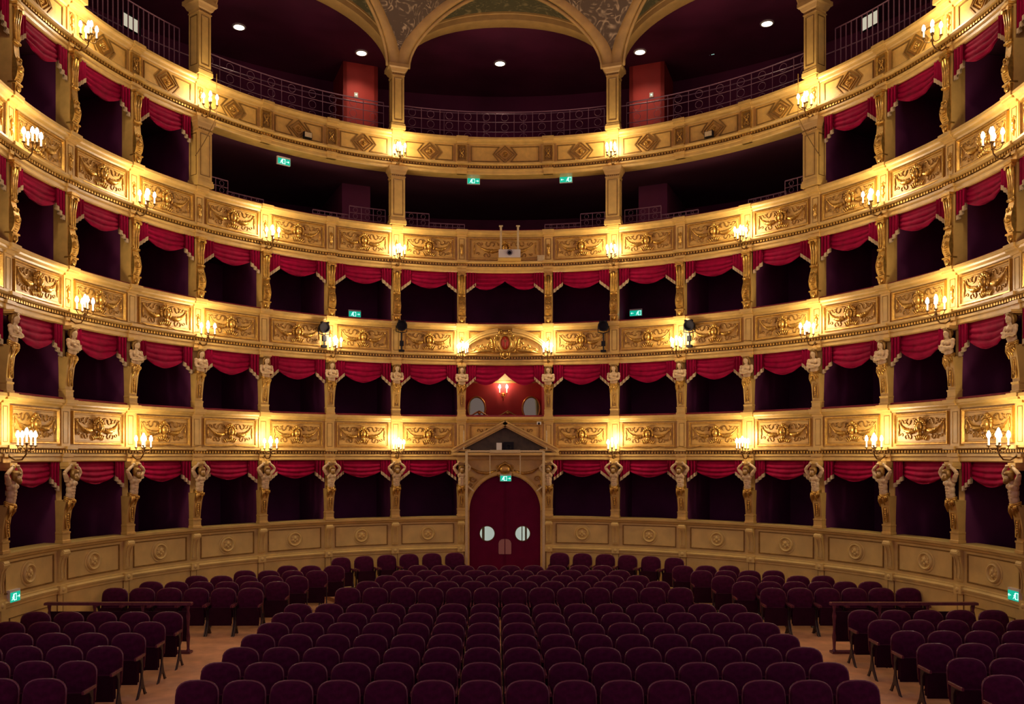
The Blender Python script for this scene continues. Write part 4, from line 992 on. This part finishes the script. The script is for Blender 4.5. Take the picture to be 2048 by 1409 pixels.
# red vestibules that rise through the gallery steps beside the inner columns
for sg in (-1, 1):
    t = sg*.372; v = struct(link('wall_vestibule_%s' % side(sg), None, None, P(t, 12.3, 12.0), -t), 'red vestibule wall in the gallery behind the %s inner column' % side(sg))
    MB().box(-.55, .55, 0, .12, 0, 3.95).build('front_panel', 'redwall', v); MB().box(-.55, -.43, 0, 1.6, 0, 3.95).build('side_panel', 'redwall', v); MB().box(.43, .55, 0, 1.6, 0, 3.95).build('side_panel', 'redwall', v)
    s = thing('light_switch_plate', 'small pale plate on the red vestibule wall on the %s' % side(sg), 'switch', P(t+sg*.012, 12.29, 14.95), -t); MB().box(-.06, .06, -.02, 0, -.07, .07).build('plate', 'white', s); MB().box(-.02, .02, -.03, -.02, -.02, .02).build('toggle', 'signwhite', s)
    w = struct(link('window_%d' % (1 if sg < 0 else 2), None, None, at(262 if sg < 0 else 1740, 46 if sg < 0 else 41, 20.2), -sg*1.15), 'small lit control room window behind the %s gallery bars' % side(sg))
    MB().box(-.24, .24, 0, .02, -.15, .15).build('pane', 'litwindow', w); MB().frame(-.28, .28, -.19, .19, .05, -.02, .02).build('window_frame', 'black', w)
    # reddish wall return in the third-tier opening
    t = sg*.42; q = struct(link('wall_return_%s' % side(sg), None, None, P(t, 10.6, 9.0), -t), 'dark red wall return in the third-tier opening, %s side' % side(sg)); MB().box(-.42, .42, 0, 2.6, 0, 2.6).build('panel', 'gallerywall', q)

# ================================================================ STAGE LIGHTING AND EQUIPMENT ON THE PARAPETS
def stage_lamp(px, py, rho, label, sgn):
    X, d, t = onring(px, rho)
    z = EYE+(912-py)/FPX*d; zb_ = PARA[1][0]+.30
    s = thing('stage_spotlight', label, 'spotlight', (X, d, zb_), -t, 'stage spotlights on the parapet'); h = z-zb_
    can_ = MB().lathe([(0, .16), (.07, .155), (.115, .14), (.13, .10), (.13, -.02), (.145, -.03), (.145, -.05), (.12, -.05), (.11, 0.0), (0, .02)], 18, (0, 0, h), 'y'); can_.v = [(x, -y-.02, z_) for x, y, z_ in can_.v]; can_.build('lamp_can', 'black', s, True, sharp=40)
    MB().tube([(-.15, 0, h), (-.15, 0, h-.16), (0, 0, h-.19), (.15, 0, h-.16), (.15, 0, h)], .014, 6).build('yoke', 'black', s)
    MB().tube([(0, 0, h-.18), (0, 0, .02)], .022, 7).build('stand', 'black', s); MB().box(-.07, .07, -.05, .05, 0, .06).build('clamp', 'black', s); MB().box(-.05, .05, -.06, .02, .16, .30).build('ballast_box', 'black', s)
    MB().box(-.10, -.06, -.12, .0, h+.10, h+.15).build('barn_door_tab', 'black', s); MB().box(.06, .10, -.12, .0, h+.10, h+.15).build('barn_door_tab', 'black', s)
stage_lamp(648, 656, 8.62, 'black stage spotlight, outer one left of the centre crest', -1)
stage_lamp(803, 652, 8.62, 'black stage spotlight, inner one left of the centre crest', -1)
stage_lamp(1207, 653, 8.62, 'black stage spotlight, inner one right of the centre crest', 1)
stage_lamp(1379, 652, 8.62, 'black stage spotlight, outer one right of the centre crest', 1)
zq = PARA[2][0]+.30; yp2 = CY+8.83-.18; yp3 = CY+8.56
pj = thing('video_projector', 'white projector between two poles on the centre of the third-tier parapet', 'projector', (.12, yp3, zq))
MB().box(-.30, .30, -.28, -.035, .03, .25).build('body', 'white', pj); MB().lathe([(.075, .05), (.075, -.02), (.05, -.02), (.045, .02), (0, .015)], 16, (0, -.28, .16), 'y').build('lens', 'black', pj, True)
MB().box(-.32, .32, -.28, .14, .004, .03).build('mount_plate', 'cream', pj)
for x, lab in ((-.235, 'left'), (.24, 'right')):
    pl = thing('support_pole', 'pale upright pole %s of the projector' % lab, 'pole', (.12+x, yp3, zq+.031), 0, 'projector poles'); MB().box(-.028, .028, -.028, .028, 0, .92).build('shaft', 'fringe', pl); MB().box(-.055, .055, -.045, .045, .92, .945).build('top_plate', 'fringe', pl)
bx = thing('junction_box', 'small cream junction box beside the projector', 'box', (1.0, yp2-.0, zq)); MB().box(-.10, .10, -.06, .06, 0, .14).build('case', 'fringe', bx); MB().box(-.11, .11, -.07, .07, .14, .16).build('lid', 'fringe', bx)
for px, py, lab in ((615, 287, 'left'), (1418, 281, 'right')):
    X, d, t = onring(px, 8.60)
    f = thing('floodlight', 'small floodlight on the gallery parapet, %s of centre' % lab, 'floodlight', (X, d, PARA[3][0]+.30), -t, 'parapet floodlights')
    MB().box(-.11, .11, -.05, .05, .05, .20).build('housing', 'black', f); MB().box(-.095, .095, -.06, -.05, .065, .185).build('glass', 'fringe', f); MB().tube([(-.12, 0, .12), (-.12, 0, .01), (.12, 0, .01), (.12, 0, .12)], .012, 6).build('bracket', 'black', f)
for px, py, ti, lab in ((1000, 846, 0, 'x'),):
    cm = thing('security_camera', 'small black dome camera under the centre box ledge', 'camera', (.95, CY+8.66, 4.60)); MB().ell((0, 0, 0), (.035, .035, .035), 6, 8).build('lens', 'black', cm, True); MB().box(-.06, .06, -.01, .05, -.03, .05).build('mount', 'white', cm)

# ================================================================ CHAIRS INSIDE THE BOXES
cbk = MB().poly_prism(seat_outline(.22, .40, .76, .90), 0, .06).mesh('backrest', 'plum'); crim = MB().tube([(x*1.02, .0, z) for x, z in seat_outline(.22, .40, .76, .90)[1:-1]], .015, 6).mesh('back_rim', 'wood', True)
cse = MB().box(-.22, .22, -.40, .02, .40, .47).mesh('seat', 'plum'); cle = MB().tube([(0, 0, .40), (0, 0, 0)], [.02, .014], 6).mesh('leg', 'wood')
for li in (0, 1, 2):
    zb, zt, R = OPEN[li]; zf = (zb-.85 if li == 0 else PARA[li-1][0]+.24)
    for k in BAYS:
        if abs(k) == 8 or (k == 0 and li < 2): continue
        for j, off in enumerate((-.4, .42)):
            t = bay_t(k)+off/R; zz = {0: .57, 1: 3.94, 2: 6.52}[li]
            c = thing('box_chair', 'dark chair in the %s box %s, %s' % (TIER[li], bay_words(k), ['left one', 'right one'][j]), 'chair', P(t, R+.85+.1*((k*7+j*3) % 3), zz), -t+.5*(((k*5+j*7) % 5)-2)/2, 'chairs inside the boxes')
            link('backrest', cbk, c); link('back_rim', crim, c); link('seat', cse, c)
            for lx, ly in ((-.19, -.36), (.19, -.36), (-.19, -.02), (.19, -.02)): link('leg', cle, c, (lx, ly, 0))
# ================================================================ LOOSE CABLES ON THE PARAPETS
def cable(pts, label):
    mb = MB(); P3 = [Vector(p) for p in pts]; fine = []
    for a, b_ in zip(P3, P3[1:]):
        for s in range(6): p = a.lerp(b_, s/6); p.z -= .06*sin(pi*s/6); fine.append(p)
    fine.append(P3[-1]); tag(mb.tube(fine, .010, 5).build('cable', 'groove'), label, 'cable')
for ti, t0, t1, lab in ((0, .36, .62, 'slack cable along the first-tier parapet ledge right of the door'), (0, -1.17, -.76, 'slack cable along the first-tier parapet ledge on the left'), (1, .57, .95, 'slack cable along the second-tier parapet ledge on the right'), (1, -1.35, -.98, 'slack cable along the second-tier parapet ledge on the left')):
    z0, z1, R = PARA[ti]; cable([P(t0+(t1-t0)*i/4, R-.15, z0+.372) for i in range(5)], lab)
for sg in (-1, 1):
    t = sg*(PH[4]-.03); cable([P(t, 8.44, 12.7), P(t, 8.44, 12.2), P(t, 8.44, 11.7), P(t+sg*.07, 8.44, 10.6)], 'dark cable hanging down past the outer column on the %s' % side(sg))
